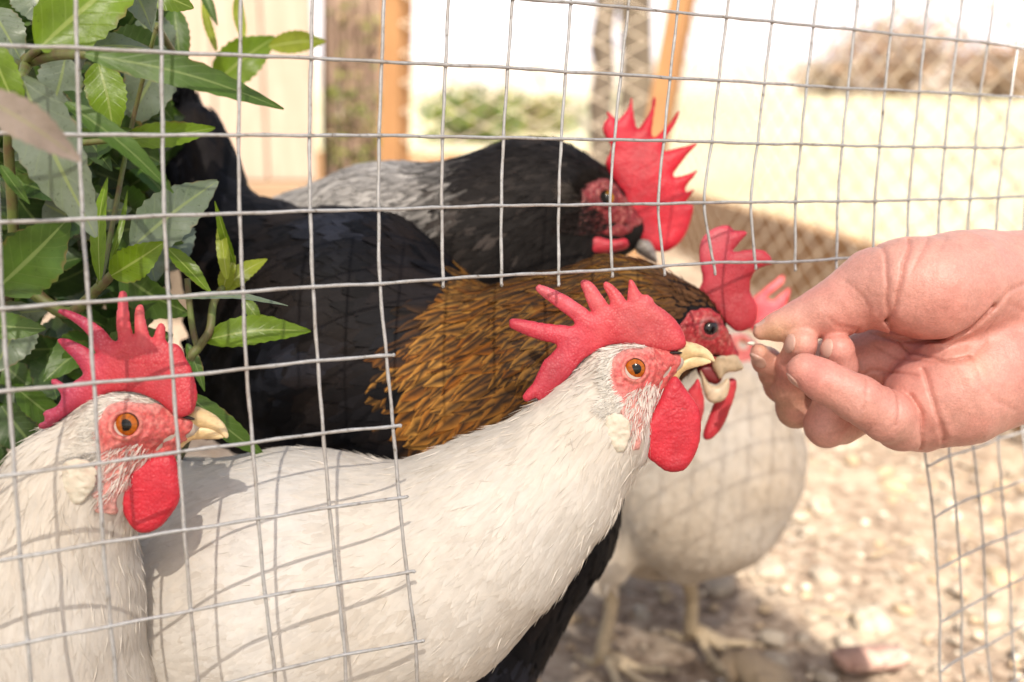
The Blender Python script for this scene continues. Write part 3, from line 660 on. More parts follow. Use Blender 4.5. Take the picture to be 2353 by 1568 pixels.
brown_rooster = dict(name='brown_rooster', label='black rooster with golden brown neck feathers and open beak',
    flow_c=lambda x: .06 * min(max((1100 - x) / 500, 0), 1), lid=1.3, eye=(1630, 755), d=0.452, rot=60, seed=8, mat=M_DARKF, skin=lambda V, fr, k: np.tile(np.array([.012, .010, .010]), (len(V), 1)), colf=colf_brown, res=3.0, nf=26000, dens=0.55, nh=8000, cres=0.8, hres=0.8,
    cols=5, lift=.8, jit=0.09, size=((0, 4, 0.9), (14, 9, 1.5), (40, 27, 3.8), (90, 36, 5.2), (130, 30, 8), (200, 36, 11)),
    body=[[(1560, 735, 2, 72), (1430, 765, 6, 170), (1250, 870, 10, 225), (1110, 960, 22, 235), (800, 775, 52, 290), (610, 640, 72, 175)],
          [(850, 800, 55, 250), (640, 850, 74, 205)], [(1290, 960, 16, 170), (1200, 1180, 20, 205), (1010, 1420, 30, 260)], [(580, 620, 75, 130), (478, 480, 85, 84), (464, 400, 90, 80), (444, 310, 92, 66)]],
    flow=[(1640, 690, -.9, .1), (1550, 640, -.95, .2), (1430, 640, -.9, .45), (1300, 680, -.8, .6), (1150, 780, -.8, .6), (1000, 900, -.9, .42), (1250, 900, -.75, .66), (1080, 1010, -.85, .5), (1400, 800, -.75, .66),
          (1100, 1080, -.8, .6), (800, 700, -.9, .45), (700, 900, -.8, .6), (560, 560, -.6, -.4), (480, 400, -.1, -1), (1300, 1200, -.4, .9), (1150, 1450, -.5, .86), (900, 560, -.95, .3)],
    comb=zb([(330, 420), (312, 300), (312, 200), (350, 130), (420, 90), (490, 80), (530, 112), (612, 122), (580, 170), (545, 210), (525, 245), (640, 230), (715, 240), (765, 290), (760, 330), (690, 350), (640, 400),
             (635, 500), (680, 600), (660, 700), (600, 745), (530, 740), (420, 640), (350, 560), (310, 490)]), comb_c=2, combT=2.3,
    wattle=[(zb([(480, 1050), (530, 1040), (545, 1080), (520, 1200), (460, 1340), (400, 1410), (350, 1432), (333, 1400), (350, 1330), (400, 1200), (450, 1100)]), 4),
            (zb([(225, 1150), (270, 1080), (295, 1040), (312, 1070), (342, 1180), (335, 1260), (310, 1330), (270, 1300)]), -7)],
    beak=[('upper_beak', [(1640, 815), (1660, 808), (1690, 815), (1705, 835), (1708, 848), (1690, 855), (1668, 858), (1655, 872), (1645, 858), (1636, 840)], 3.0),
          ('lower_beak', [(1608, 850), (1620, 868), (1632, 884), (1645, 888), (1660, 878), (1674, 868), (1676, 890), (1668, 915), (1650, 925), (1632, 925), (1618, 905)], 2.4)],
    extra=[('mouth', [(1600, 845), (1620, 835), (1650, 845), (1660, 868), (1648, 884), (1630, 880), (1610, 868)], 3.0, (0.22, 0.02, 0.025), 1)], beak_px=True, beak_c=-3, beakcol=((0.55, 0.42, 0.27), (0.70, 0.58, 0.42)), facecol=(0.40, 0.030, 0.040), cheekcol=(0.34, 0.03, 0.035), lidcol=(0.30, 0.22, 0.2), iris=(0.05, 0.04, 0.04), bres=0.6)

def colf_black(P, rn, u, v, fr, toK):
    x, y = fr.photo(P); K = toK(P); hd = np.linalg.norm(K, axis=1)
    blk = np.array([0.009, 0.0075, 0.007]) * (0.7 + 1.1 * rn[:, :1]) + np.array([0.05, 0.04, 0.035]) * (np.clip(vnoise(P, .12, 4) - .1, 0, 1) * (rn[:, 1] > .55))[:, None]
    wht = np.array([0.46, 0.43, 0.40]) * (0.7 + .5 * rn[:, 1:2])
    rim = np.clip((np.abs(u) + v - 1.15) * 2.2, 0, 1)[:, None]; wht = wht * (1 - .7 * rim)
    t = np.clip((1130 - x) / 260, 0, 1) * np.clip((530 - y + 0.06 * (1100 - x)) / 90, 0, 1) * 1.5
    t = np.clip(t + 0.6 * (rn[:, 2] - .5) * (t > 0.05), 0, 1)[:, None]
    return blk * (1 - t) + wht * t
black_rooster = dict(name='black_rooster', label='black rooster with silver grey back and tall spiky red comb',
    flow_c=lambda x: .05 * min(max((1100 - x) / 400, 0), 1), lid=.9, eye=(1393, 455), d=0.515, rot=50, scale=1.14, seed=11, mat=M_DARKF, skin=lambda V, fr, k: np.tile(np.array([.015, .013, .012]), (len(V), 1)), colf=colf_black, res=3.2, nf=24000, dens=0.5, nh=7000, cres=0.75, hres=0.8,
    cols=5, lift=.6, jit=0.12, size=((0, 4, 0.9), (14, 9, 1.6), (40, 22, 3.0), (90, 24, 7), (150, 28, 10)), combT=2.1,
    body=[[(1335, 440, 2, 62), (1235, 485, 6, 165), (1100, 565, 10, 192), (900, 625, 32, 240), (690, 690, 62, 235)], [(1430, 545, 4, 40), (1360, 540, 6, 70), (1260, 590, 8, 140), (1120, 650, 14, 180)]],
    flow=[(1440, 400, -.9, -.4), (1350, 340, -.97, .1), (1250, 350, -.9, .4), (1150, 440, -.85, .5), (1250, 500, -.8, .6), (1050, 420, -.95, .2), (850, 420, -1, .1), (1000, 600, -.9, .4), (750, 480, -.95, .3), (1300, 560, -.6, .8)],
    comb=z5([(900, 400), (845, 300), (850, 235), (875, 205), (868, 165), (885, 165), (920, 200), (945, 215), (1000, 150), (1025, 100), (1028, 65), (1040, 65), (1045, 130), (1060, 220), (1078, 270), (1110, 230),
             (1160, 150), (1175, 65), (1190, 60), (1197, 90), (1185, 180), (1170, 300), (1190, 325), (1240, 280), (1290, 230), (1340, 155), (1352, 160), (1330, 230), (1290, 300), (1260, 350), (1250, 420),
             (1330, 400), (1400, 385), (1470, 370), (1400, 450), (1340, 530), (1310, 590), (1400, 575), (1475, 540), (1440, 600), (1400, 650), (1395, 690), (1450, 668), (1420, 720), (1390, 770), (1440, 780),
             (1430, 860), (1400, 950), (1350, 1030), (1290, 1075), (1230, 1090), (1150, 1060), (1040, 960), (990, 850), (960, 720), (900, 600), (860, 500)]), mcomb=M_COMB2,
    wattle=[(z5([(1000, 1000), (1010, 1060), (900, 1090), (760, 1110), (640, 1180), (560, 1260), (570, 1150), (620, 1050), (690, 985), (800, 985), (900, 1010)]), -15),
            (z5([(545, 790), (560, 830), (545, 890), (510, 925), (480, 920), (485, 880), (510, 830)]), -10)],
    beak=[('upper_beak', z5([(1080, 1010), (1150, 1010), (1190, 1080), (1200, 1160), (1130, 1130), (1060, 1080)]), 5)], beak_px=True, beakcol=((0.20, 0.17, 0.15), (0.3, 0.27, 0.24)),
    facecol=(0.22, 0.024, 0.028), cheekcol=(0.06, 0.022, 0.022), lidcol=(0.06, 0.03, 0.03), iris=(0.50, 0.24, 0.015),
    bristles=[(CHEEK, 500, 5, (-.5, .85), (0.03, 0.022, 0.02)), (REAR, 500, 5, (-.8, .5), (0.025, 0.02, 0.018)), ([(800, 900), (870, 868), (950, 885), (990, 930), (940, 990), (880, 1000), (830, 970)], 500, 6, (-.75, .55), (0.10, 0.085, 0.075))])

def _g(px, py): return G(px, py)
rear_rooster = dict(name='white_rooster', label='white rooster standing on the sunlit stony ground behind the others, yellow legs visible',
    eye=(1706, 792), d=0.765, rot=40, scale=1.0, seed=14, mat=M_WHITEF, skin=skin_white, colf=col_white(1.2, (0.76, 0.69, 0.60)), res=4.0, lift=.9, nf=18000, dens=1.0, nh=12000, cres=1.2, hres=1.0, bres=0.9, hw=0.25,
    body=[[(1700, 835, 0, 60), (1705, 920, 2, 108), (1655, 1040, 8, 188), (1605, 1105, 20, 208), (1520, 1140, 70, 180), (1440, 1100, 140, 120)], [(1450, 1180, 30, 110), (1400, 1300, 18, 46)], [(1590, 1200, 10, 110), (1572, 1300, 8, 36)]],
    flow=[(1700, 850, -.2, .98), (1780, 950, 0, 1), (1650, 1000, -.2, 1), (1600, 1150, -.5, .86), (1750, 1100, -.3, .95), (1500, 1200, -.7, .6), (1420, 1280, -.2, 1)],
    comb=[(1700, 745), (1692, 700), (1722, 690), (1768, 655), (1800, 632), (1797, 655), (1762, 682), (1775, 690), (1814, 660), (1806, 700), (1790, 735), (1745, 765)], comb_c=-6,
    wattle=[([(1720, 835), (1740, 850), (1735, 890), (1715, 900), (1705, 870)], -3)],
    beak=[('upper_beak', BEAK_UP, 5.0), ('lower_beak', BEAK_LO, 3.0)], beakcol=YEL,
    legs=[(U(1398, 1320, .792), G(1392, 1549), (.46, .36, .24)), (U(1570, 1310, .79), G(1598, 1490), (.46, .36, .24))], leg_dir=(0.75, -0.6))
def ground_under(px, py, d):
    w = U(px, py, d); return np.array([w[0], w[1], 0.0])
front_rooster['legs'] = [(U(720, 1560, .43), ground_under(740, 1560, .43), (.5, .37, .2)), (U(700, 1560, .48), ground_under(690, 1560, .49), (.5, .37, .2))]
left_rooster['legs'] = [(U(-40, 1950, .36), ground_under(-20, 1950, .36), (.5, .37, .2)), (U(-60, 1950, .42), ground_under(-70, 1950, .42), (.5, .37, .2))]
brown_rooster['legs'] = [(U(820, 1050, .50), ground_under(830, 1050, .50), (.3, .26, .18)), (U(800, 1050, .56), ground_under(790, 1050, .56), (.3, .26, .18))]
black_rooster['legs'] = [(U(850, 820, .545), ground_under(860, 820, .545), (.2, .18, .15)), (U(830, 820, .60), ground_under(820, 820, .60), (.2, .18, .15))]
BIRDS = {}
for key, sp in (('front', front_rooster), ('left', left_rooster), ('brown', brown_rooster), ('black', black_rooster), ('rear', rear_rooster)):
    BIRDS[key] = build_bird(sp)

# ------------------------------------------------------------------ welded wire mesh with a hole cut in it
M_WIRE, nt, b = new_mat('galvanised_wire'); N = NB(nt); co = N.coords()
n1 = N.noise(420, 5, 0.65, co); n2 = N.noise(60, 3, 0.6, co)
c = N.ramp(n1.outputs[0], [(0.28, (0.15, 0.12, 0.09)), (0.40, (0.38, 0.375, 0.37)), (0.75, (0.54, 0.535, 0.53))])
c = N.mix(N.ramp(n2.outputs[0], [(0.45, (0, 0, 0)), (0.75, (.5, .5, .5))]), c, (0.33, 0.27, 0.21))
N.l(c, b.inputs['Base Color']); b.inputs['Metallic'].default_value = 0.35; b.inputs['Roughness'].default_value = 0.5
N.bump(n1.outputs[0], 0.6, 0.0004, b)
dv = np.array([(5870 - CX) / F, (398 - CY) / F, 1.0]); vv_ = np.array([(550 - CX) / F, (60000 - CY) / F, 1.0])
FN = np.cross(dv, vv_); FN /= np.linalg.norm(FN)
FP0 = np.array([(178 - CX) / F, (500 - CY) / F, 1.0]) * 0.307
def fence_pt(px, py):
    r = np.array([(px - CX) / F, (py - CY) / F, 1.0]); t = (FN @ FP0) / (FN @ r); p = r * t
    return CAM + p @ BASIS
ROWS = {
 0: {7: (1179, -2), 8: (1313, 7), 9: (1445, 18.5), 10: (1558, 30), 11: (1671, 41), 12: (1775, 51), 13: (1871, 61), 14: (1965, 69), 15: (2048, 79), 16: (2126, 86), 17: (2201, 93), 18: (2272, 100), 19: (2340, 109)},
 1: {0: (-16, 105), 1: (177, 111), 2: (371.5, 121), 3: (552, 128), 4: (715.5, 134.5), 5: (878, 143), 6: (1025, 150), 7: (1168, 156), 8: (1301, 166), 9: (1428, 172), 10: (1541, 180), 11: (1653, 185.5), 12: (1758, 192), 13: (1855, 198),
     14: (1950, 204), 15: (2035, 207), 16: (2114, 212), 17: (2185, 215), 18: (2254, 219), 19: (2324, 223)},
 2: {0: (-12, 306), 1: (182.5, 310), 2: (374, 311), 3: (549, 311), 4: (712, 312), 5: (872, 312), 6: (1018, 315), 7: (1158, 317), 8: (1291, 320), 9: (1413, 322), 10: (1527, 324), 11: (1637, 327), 12: (1742, 331), 13: (1842, 332),
     14: (1937, 335), 15: (2023, 337), 16: (2101, 338), 17: (2173, 339), 18: (2243, 340), 19: (2309, 340)},
 3: {0: (-3, 512), 1: (190, 504), 2: (378, 496), 3: (551.5, 491), 4: (714, 485), 5: (871, 482), 6: (1016, 477), 7: (1153, 473), 8: (1285, 472), 9: (1403, 470), 10: (1514, 469), 11: (1619.5, 466), 12: (1727, 465), 13: (1830, 464),
     14: (1927, 463), 15: (2012, 463), 16: (2090, 460), 17: (2162, 458), 18: (2231, 457), 19: (2296, 454)},
 4: {0: (6, 709), 1: (204, 694), 2: (388, 682.5), 3: (559, 671), 4: (720, 659), 5: (874, 652), 6: (1019, 641), 7: (1153.5, 633), 8: (1285, 627), 9: (1408, 620), 10: (1527, 612), 11: (1641, 604), 12: (1737, 603), 13: (1829, 602),
     14: (1924, 595), 15: (2008, 590), 16: (2085, 586), 17: (2155, 582), 18: (2222, 579), 19: (2288, 576)},
 5: {0: (20, 898), 1: (216, 880), 2: (397.5, 865.5), 3: (567, 847), 4: (731, 829), 5: (889, 817)},
 6: {0: (34, 1090), 1: (227.5, 1065), 2: (411, 1038), 3: (581, 1016.5), 4: (743.5, 995), 5: (904, 979.5)},
 7: {0: (47, 1280), 1: (237, 1247), 2: (424, 1218), 3: (594, 1192), 4: (758, 1166), 5: (918, 1144)},
 8: {0: (64, 1475), 1: (255, 1438), 2: (439, 1403), 3: (610, 1370), 4: (776, 1341), 5: (936, 1315)},
 9: {1: (273, 1631), 2: (457, 1585), 3: (631, 1541), 4: (793, 1504), 5: (956, 1475)},
}
ROWS[9][0] = (80, 1680)
NODE = {}
for r, row in ROWS.items():
    for c_, p in row.items(): NODE[(r, c_)] = fence_pt(*p)
for c_ in range(0, 7): NODE[(0, c_)] = 2 * NODE[(1, c_)] - NODE[(2, c_)]
for r in range(0, 5): NODE[(r, 20)] = 2 * NODE[(r, 19)] - NODE[(r, 18)]; NODE[(r, 21)] = 2 * NODE[(r, 20)] - NODE[(r, 19)]
for c_ in range(0, 22): NODE[(-1, c_)] = 2 * NODE[(0, c_)] - NODE[(1, c_)]
for c_ in range(0, 6):
    for r in range(10, 19): NODE[(r, c_)] = NODE[(r - 1, c_)] + 0.0254 * np.array([0, 0, -1.0])
for r in range(-1, 19):
    for c_ in (-1, -2, -3): NODE[(r, c_)] = 2 * NODE[(r, c_ + 1)] - NODE[(r, c_ + 2)]
zmin = min(v[2] for v in NODE.values())
fence = empty('wire_mesh_fence', (NODE[(18, 0)][0], NODE[(18, 0)][1], 0), 'galvanised square wire mesh fence with a large opening cut in it', 'fence')
WR = 0.00060
def wire(points, nm='wire', stub0=0.0, stub1=0.0, off=0.0, parent=None, r=WR):
    P = np.array(points); fnw = FN @ BASIS
    if stub1: P = np.vstack([P, P[-1] + (P[-1] - P[-2]) / np.linalg.norm(P[-1] - P[-2]) * stub1])
    if stub0: P = np.vstack([P[0] + (P[0] - P[1]) / np.linalg.norm(P[0] - P[1]) * stub0, P])
    Q = smooth_poly(P, 6, closed=False)
    Q = Q + fnw * off
    t = np.arange(len(Q)); j = np.stack([np.sin(t * 1.3 + P[0, 0] * 900), np.cos(t * 0.9 + P[0, 2] * 700), np.sin(t * 1.1 + P[0, 1] * 800)], 1) * 0.00009
    rad = r * (1 + 0.10 * np.sin(t * 2.1 + P[0, 0] * 500) + 0.05 * np.sin(t * 5.0))
    v, f = tube(Q + j, rad, 8); return mesh_obj(nm, v, f, M_WIRE, parent or fence)
for r in range(-1, 19):
    cs = [c_ for c_ in range(-3, 22) if (r, c_) in NODE]
    wire([NODE[(r, c_)] for c_ in cs], off=-0.0004, stub1=0.0022 if r > 4 else 0)
for c_ in range(-3, 22):
    rs = [r for r in range(-1, 19) if (r, c_) in NODE]
    wire([NODE[(r, c_)] for r in rs], off=0.0004, stub1=0.0026 + 0.0012 * ((c_ * 37) % 3) if c_ > 5 else 0)
# weld beads (little blobs of zinc at the crossings)
vb = []; fb = []
ico = bmesh.new(); bmesh.ops.create_icosphere(ico, subdivisions=1, radius=1); ico.verts.ensure_lookup_table()
IV = np.array([v.co[:] for v in ico.verts]); IF = [tuple(v.index for v in f.verts) for f in ico.faces]; ico.free()
wb = []
for (r, c_), p in NODE.items():
    if p[2] > -0.002: wb.append((p + IV * np.array([.00095, .00095, .00095]) * RNG.uniform(.8, 1.15), IF))
v, f = merge(wb); o = mesh_obj('weld_beads', v, f, M_WIRE, fence); o['kind'] = 'stuff'
# the part of the mesh beyond the hole, bent back
FLAP = [[(2127, 1035), (2131, 1071), (2147, 1189), (2155, 1308), (2162, 1429), (2161, 1542)], [(2180, 1015), (2184, 1047), (2197, 1159), (2206, 1281), (2212, 1400), (2211, 1509)], [(2236, 997), (2238, 1031), (2251, 1137), (2261, 1254), (2265, 1371), (2269, 1482)],
        [(2291, 974), (2294, 1009), (2303, 1121), (2313, 1234), (2322, 1342), (2326, 1450)], [(2349, 943), (2352, 992), (2362, 1100), (2372, 1208), (2381, 1312), (2386, 1416)]]
FD = [0.505, 0.527, 0.549, 0.571, 0.593]
FL = [[U(x, y, d) for x, y in colm] for colm, d in zip(FLAP, FD)]
for colm in FL:                                              # carry on to the ground below and up behind the hand
    step = colm[2] - colm[1]
    colm[0] = colm[1] - step
    while colm[-1][2] > 0.02: colm.append(colm[-1] + step)
for _ in range(4): FL.append([2 * p - q for p, q in zip(FL[-1], FL[-2])])
flap = empty('wire_mesh_flap', (FL[0][-1][0], FL[0][-1][1], 0), 'narrow bent wire mesh panel below the hand, standing on stony ground', 'fence')
for colm in FL: wire(colm, parent=flap, r=0.0006, off=0.0004)
for k in range(0, min(len(c_) for c_ in FL)): wire([c_[k] for c_ in FL], parent=flap, r=0.0006, off=-0.0004)

# ------------------------------------------------------------------ the hand
HF = Frame(2000, 780, 0.41); HZ = 0.3847 * HF.s
def hz(x, y, c=0.0): return HF.mm(1666 + 0.3847 * x, 488.3 + 0.3847 * y, c)
def chain(P, pts, k):
    d = None
    for a, b in zip(pts[:-1], pts[1:]):
        e = rcone(P, hz(*a[:3]), hz(*b[:3]), a[3] * HZ, b[3] * HZ)
        d = e if d is None else smin(d, e, k)
    return d
THUMB = [(228, 712, 3, 52), (330, 680, 1, 82), (450, 640, -1, 112), (600, 590, -4, 150), (720, 535, -6, 182), (850, 450, -8, 215)]
THENAR = [(850, 450, -9, 218), (980, 455, -14, 268), (1130, 478, -17, 288), (1320, 445, -12, 298), (1500, 440, -3, 315), (1786, 480, 2, 355), (2600, 640, 8, 420), (3300, 780, 10, 470)]
HYPO = [(1180, 1130, -6, 268), (1330, 1060, -7, 315), (1560, 950, -3, 335), (1800, 820, 2, 340), (2600, 760, 8, 400), (3300, 820, 10, 450)]
PALM = [(880, 930, 20, 210), (1100, 880, 18, 230), (1400, 760, 12, 290), (1800, 640, 8, 360)]
PINKY = [(402, 935, -17, 98), (500, 995, -20, 114), (590, 1045, -21, 112), (690, 1100, -21, 129), (780, 1150, -19, 126), (870, 1195, -17, 145), (1010, 1250, -9, 155), (1150, 1240, -3, 190)]
RING = [(630, 822, -9, 98), (655, 920, -5, 102), (680, 1050, 6, 104), (650, 1290, 10, 124), (760, 1270, 14, 130), (900, 1190, 16, 150)]
MIDDLE = [(432, 790, -6, 92), (432, 900, 4, 98), (455, 1060, 17, 104), (520, 1190, 22, 118), (800, 1060, 26, 170)]
INDEX = [(228, 838, 6, 56), (290, 890, 12, 78), (380, 960, 20, 98), (440, 1050, 26, 105), (800, 900, 30, 170)]
CREASES = [([(835, 225), (812, 400), (815, 550), (850, 645)], .55, .8), ([(975, 195), (895, 340), (862, 500), (855, 645)], .8, .8), ([(1075, 190), (985, 290), (930, 380)], .35, .8),
           ([(850, 650), (930, 722), (1060, 770), (1180, 762), (1290, 700), (1400, 575)], 1.6, 1.2), ([(1400, 575), (1480, 490), (1620, 440), (1786, 410)], .45, 1.3),
           ([(1065, 780), (1110, 850), (1170, 888), (1310, 862)], 1.1, .9), ([(740, 700), (760, 820), (810, 920), (825, 1000)], .7, .8), ([(830, 1000), (900, 945), (1040, 965)], .5, .7),
           ([(930, 800), (1020, 870), (1130, 890)], .45, .7), ([(1080, 930), (1090, 1050), (1130, 1200), (1205, 1335)], .9, .9), ([(1005, 1080), (1052, 1180), (1060, 1290), (1100, 1390)], .8, .9),
           ([(1140, 1250), (1190, 1340), (1230, 1390)], .4, .8), ([(1310, 870), (1330, 1000), (1420, 1100), (1560, 1150)], .25, 1.4),
           ([(705, 985), (690, 1060), (675, 1150)], .35, .7), ([(895, 1045), (888, 1150), (870, 1240)], .45, .7), ([(560, 640), (600, 680), (720, 700)], .25, 1.0),
           ([(1310, 860), (1400, 790), (1430, 640)], .35, 1.4), ([(620, 1330), (720, 1310), (740, 1270)], .3, .8), ([(640, 420), (720, 520), (760, 600)], .18, .7), ([(1180, 180), (1090, 270)], .2, .8), ([(1500, 560), (1640, 600), (1786, 640)], .25, 1.4)]
CR2 = [(np.array([hz(*p)[:2] for p in pts]), a, w) for pts, a, w in CREASES]
def fhand(P):
    palm = smin(chain(P, THENAR, 5), chain(P, HYPO, 5), 4.5); palm = smin(palm, chain(P, PALM, 5), 5)
    palm = smin(palm, chain(P, THUMB, 4), 2.2)
    fi = smin(chain(P, INDEX, 3), chain(P, MIDDLE, 3), 0.9); fi = smin(fi, chain(P, RING, 3), 0.9)
    d = smin(palm, fi, 2.0); d = smin(d, smin(chain(P, PINKY, 3), d + 50, 0.5), 1.1)
    near = np.abs(d) < 5
    if near.any():
        Q = P[near]; e = np.zeros(len(Q)); m = 1 / (1 + np.exp((Q[:, 2] - 8) / 2.0))
        for pts, a, w in CR2: e += 1.25 * a * np.exp(-(line_d(Q[:, :2], pts) / (w * .85)) ** 2)
        d[near] += e * m - 0.30 * vnoise(Q, 0.16, 21) - 0.10 * vnoise(Q, 0.45, 22)
    return d
VH, QH = nets(fhand, hz(140, 60, -42), hz(3150, 1500, 52), 0.62)
def hand_col(V):
    base = np.array([0.62, 0.305, 0.25]); x = (V[:, 0]) / HZ; 
    zx = (V[:, 0] / HF.s + HF.px - 1666) / .3847; zy = (V[:, 1] / HF.s + HF.py - 488.3) / .3847
    c = np.tile(base, (len(V), 1))
    def blend(w, colr):
        nonlocal c; w = np.clip(w, 0, 1)[:, None]; c = c * (1 - w) + np.array(colr) * w
    red = np.array([0.60, 0.235, 0.195]); tan = np.array([0.54, 0.30, 0.21]); pale = np.array([0.66, 0.37, 0.27])
    blend(np.exp(-((zx - 420) ** 2 + (zy - 960) ** 2) / 140 ** 2) * .8, red); blend(np.exp(-((zx - 900) ** 2 + (zy - 850) ** 2) / 260 ** 2) * .7, red)
    blend(np.exp(-((zx - 1650) ** 2 + (zy - 800) ** 2) / 260 ** 2) * .6, red); blend(np.exp(-((zx - 640) ** 2 + (zy - 690) ** 2) / 130 ** 2) * .6, red)
    blend(np.exp(-((zx - 1100) ** 2 + (zy - 640) ** 2) / 200 ** 2) * .5, red)
    blend(np.exp(-((zx - 280) ** 2 + (zy - 740) ** 2) / 110 ** 2) * .7, (0.60, 0.36, 0.20)); blend(np.exp(-((zx - 1320) ** 2 + (zy - 900) ** 2) / 110 ** 2) * .6, pale)
    blend(np.clip((V[:, 2] - 2) / 14, 0, 1) * (zx < 1000) * .9, tan); blend(np.clip((330 - zy) / 200, 0, 1) * .5, pale)  # second blend paints overhead light into the colour, paler towards the top
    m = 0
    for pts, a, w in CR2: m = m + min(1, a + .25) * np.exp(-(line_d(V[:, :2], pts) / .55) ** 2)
    m = np.clip(m * (V[:, 2] < 12) * .42, 0, .6)[:, None]; c = c * (1 - m) + np.array([.33, .10, .07]) * m  # crease shading painted into the skin colour in dark red
    bl = np.clip(vnoise(V, .12, 34) + .5 * vnoise(V, .3, 35), 0, 1)[:, None] * .45; c = c * (1 - bl) + red * bl
    c *= (1 + 0.07 * vnoise(V, 0.25, 31) + 0.06 * vnoise(V, 0.9, 32))[:, None]
    return c
M_SKIN = mat_attr('hand_skin', 0.42, 0.5, 0, 1100, 0.10, 0, [('vor', 1500, 0.22, 0.0004), ('noise', 450, 0.28, 0.0009), ('noise', 2600, 0.2, 0.0003)], 0.10, (0.0045, 0.0016, 0.0009))
M_NAIL = mat_attr('fingernail', 0.28, 0.5, 0, 300, 0.06, 0, None, 0.2, (0.003, 0.0015, 0.001))
pw = HF.world(np.array([hz(2400, 900, 0)]))[0]
person = empty('person', (pw[0], pw[1], 0), 'bare hand and wrist reaching in from the side, fingertips pinched to offer feed', 'person')
mesh_obj('hand', HF.world(VH), QH, M_SKIN, person, col=hand_col(VH))
for (x, y, c_), rad, ang, part in [((262, 648, 3), (5.8, 2.2, 4.5), -24, THUMB), ((350, 785, -8), (2.2, 4.2, 4.6), 12, MIDDLE), ((545, 822, -12), (2.3, 4.8, 4.6), 18, RING), ((345, 995, -16), (4.4, 2.2, 4.4), 35, PINKY), ((215, 885, 6), (4.2, 2.4, 4), 42, INDEX)]:
    R_ = np.eye(3); a = radians(ang); R_[:2, :2] = rot2(a); o = hz(x, y, c_)
    def fnail(P): return smax(chain(P, part, 3) - 0.36, ellip(P, o, rad, R_), 0.5)
    v, q = nets(fnail, o - 9, o + 9, 0.4)
    if len(v): mesh_obj('fingernail', HF.world(v), q, M_NAIL, person, col=np.tile(np.array([0.60, 0.37, 0.30]), (len(v), 1)))
M_CRUMB, nt, b = new_mat('crumb'); b.inputs['Base Color'].default_value = (.75, .7, .6, 1)
o = hz(176, 782, 5); v, q = nets(lambda P: ellip(P, o, (1.7, .8, 1.2)) - .3 * vnoise(P, .9, 3), o - 5, o + 5, 0.45)
tag(mesh_obj('bread_crumb', HF.world(v), q, M_CRUMB), 'tiny white crumb pinched between thumb and forefinger', 'crumb')

# ------------------------------------------------------------------ ground, stones
def grid_mesh(xs, ys, zf):
    X, Y = np.meshgrid(xs, ys, indexing='ij'); Z = zf(X, Y); V = np.stack([X, Y, Z], -1).reshape(-1, 3); n, m = len(xs), len(ys)
    i = np.arange(n - 1)[:, None] * m + np.arange(m - 1)[None]; i = i.reshape(-1)
    return V, np.stack([i, i + m, i + m + 1, i + 1], 1)
M_SOIL, nt, b = new_mat('dry_soil'); N = NB(nt); co = N.coords()
n1 = N.noise(9, 6, 0.65, co); n2 = N.noise(70, 6, 0.7, co); n3 = N.noise(3.1, 3, 0.5, co)
c = N.ramp(n2.outputs[0], [(0.32, (0.11, 0.072, 0.050)), (0.5, (0.36, 0.27, 0.20)), (0.68, (0.58, 0.48, 0.38))])
c = N.mix(N.ramp(n1.outputs[0], [(0.46, (0, 0, 0)), (0.62, (.75, .75, .75))]), c, (0.56, 0.46, 0.35))
N.l(c, b.inputs['Base Color']); b.inputs['Roughness'].default_value = 0.95; b.inputs['Specular IOR Level'].default_value = 0.1
N.bump(n2.outputs[0], 0.8, 0.012, b)
xs = np.concatenate([-np.geomspace(60, 1.3, 16), np.linspace(-1.2, 1.8, 151), np.geomspace(1.9, 60, 16)]); ys = np.concatenate([-np.geomspace(40, .35, 10), np.linspace(-.3, 3.6, 196), np.geomspace(3.7, 80, 14)])
def gz(X, Y):
    P = np.stack([X.ravel(), Y.ravel(), 0 * X.ravel()], 1); w = np.exp(-((np.maximum(np.abs(P[:, 0]), 1.6) - 1.6) ** 2) - (np.maximum(P[:, 1], 3) - 3) ** 2)
    return ((0.006 * vnoise(P, 9, 1) + 0.004 * vnoise(P, 22, 2) + 0.003 * vnoise(P, 55, 3)) * w).reshape(X.shape)
v, q = grid_mesh(xs, ys, gz); mesh_obj('ground', v, q, M_SOIL)['kind'] = 'structure'
def mat_stone(name, a, b_, sc=30):
    m, nt, b = new_mat(name); N = NB(nt); co = N.coords(); n1 = N.noise(sc, 5, 0.65, co)
    N.l(N.ramp(n1.outputs[0], [(0.3, a), (0.7, b_)]), b.inputs['Base Color']); b.inputs['Roughness'].default_value = 0.9; N.bump(n1.outputs[0], 0.5, 0.006, b); return m
M_STONES = [mat_stone('pale_limestone', (.42, .34, .25), (.60, .52, .42)), mat_stone('sand_stone', (.44, .31, .19), (.58, .45, .30)), mat_stone('grey_stone', (.36, .29, .22), (.52, .44, .35))]
M_BRICKF = mat_stone('brick_fragment', (.40, .22, .17), (.58, .40, .33), 60)
STONE = []
for k in range(12):
    bm = bmesh.new(); bmesh.ops.create_icosphere(bm, subdivisions=2, radius=1)
    P = np.array([v.co[:] for v in bm.verts]); dsp = 1 + 0.42 * vnoise(P, 1.1, 40 + k) + 0.22 * vnoise(P, 2.6, 60 + k)
    P = P * dsp[:, None] * np.array([1, random.uniform(.65, .95), random.uniform(.42, .62)])
    P = np.clip(P, -0.75, 0.8)
    me = bpy.data.meshes.new('stone'); me.from_pydata([tuple(p) for p in P], [], [tuple(v.index for v in f.verts) for f in bm.faces]); bm.free()
    me.polygons.foreach_set('use_smooth', np.ones(len(me.polygons), dtype=bool)); me.materials.append(M_STONES[k % 3]); STONE.append(me)
rs = random.Random(4); placed = []
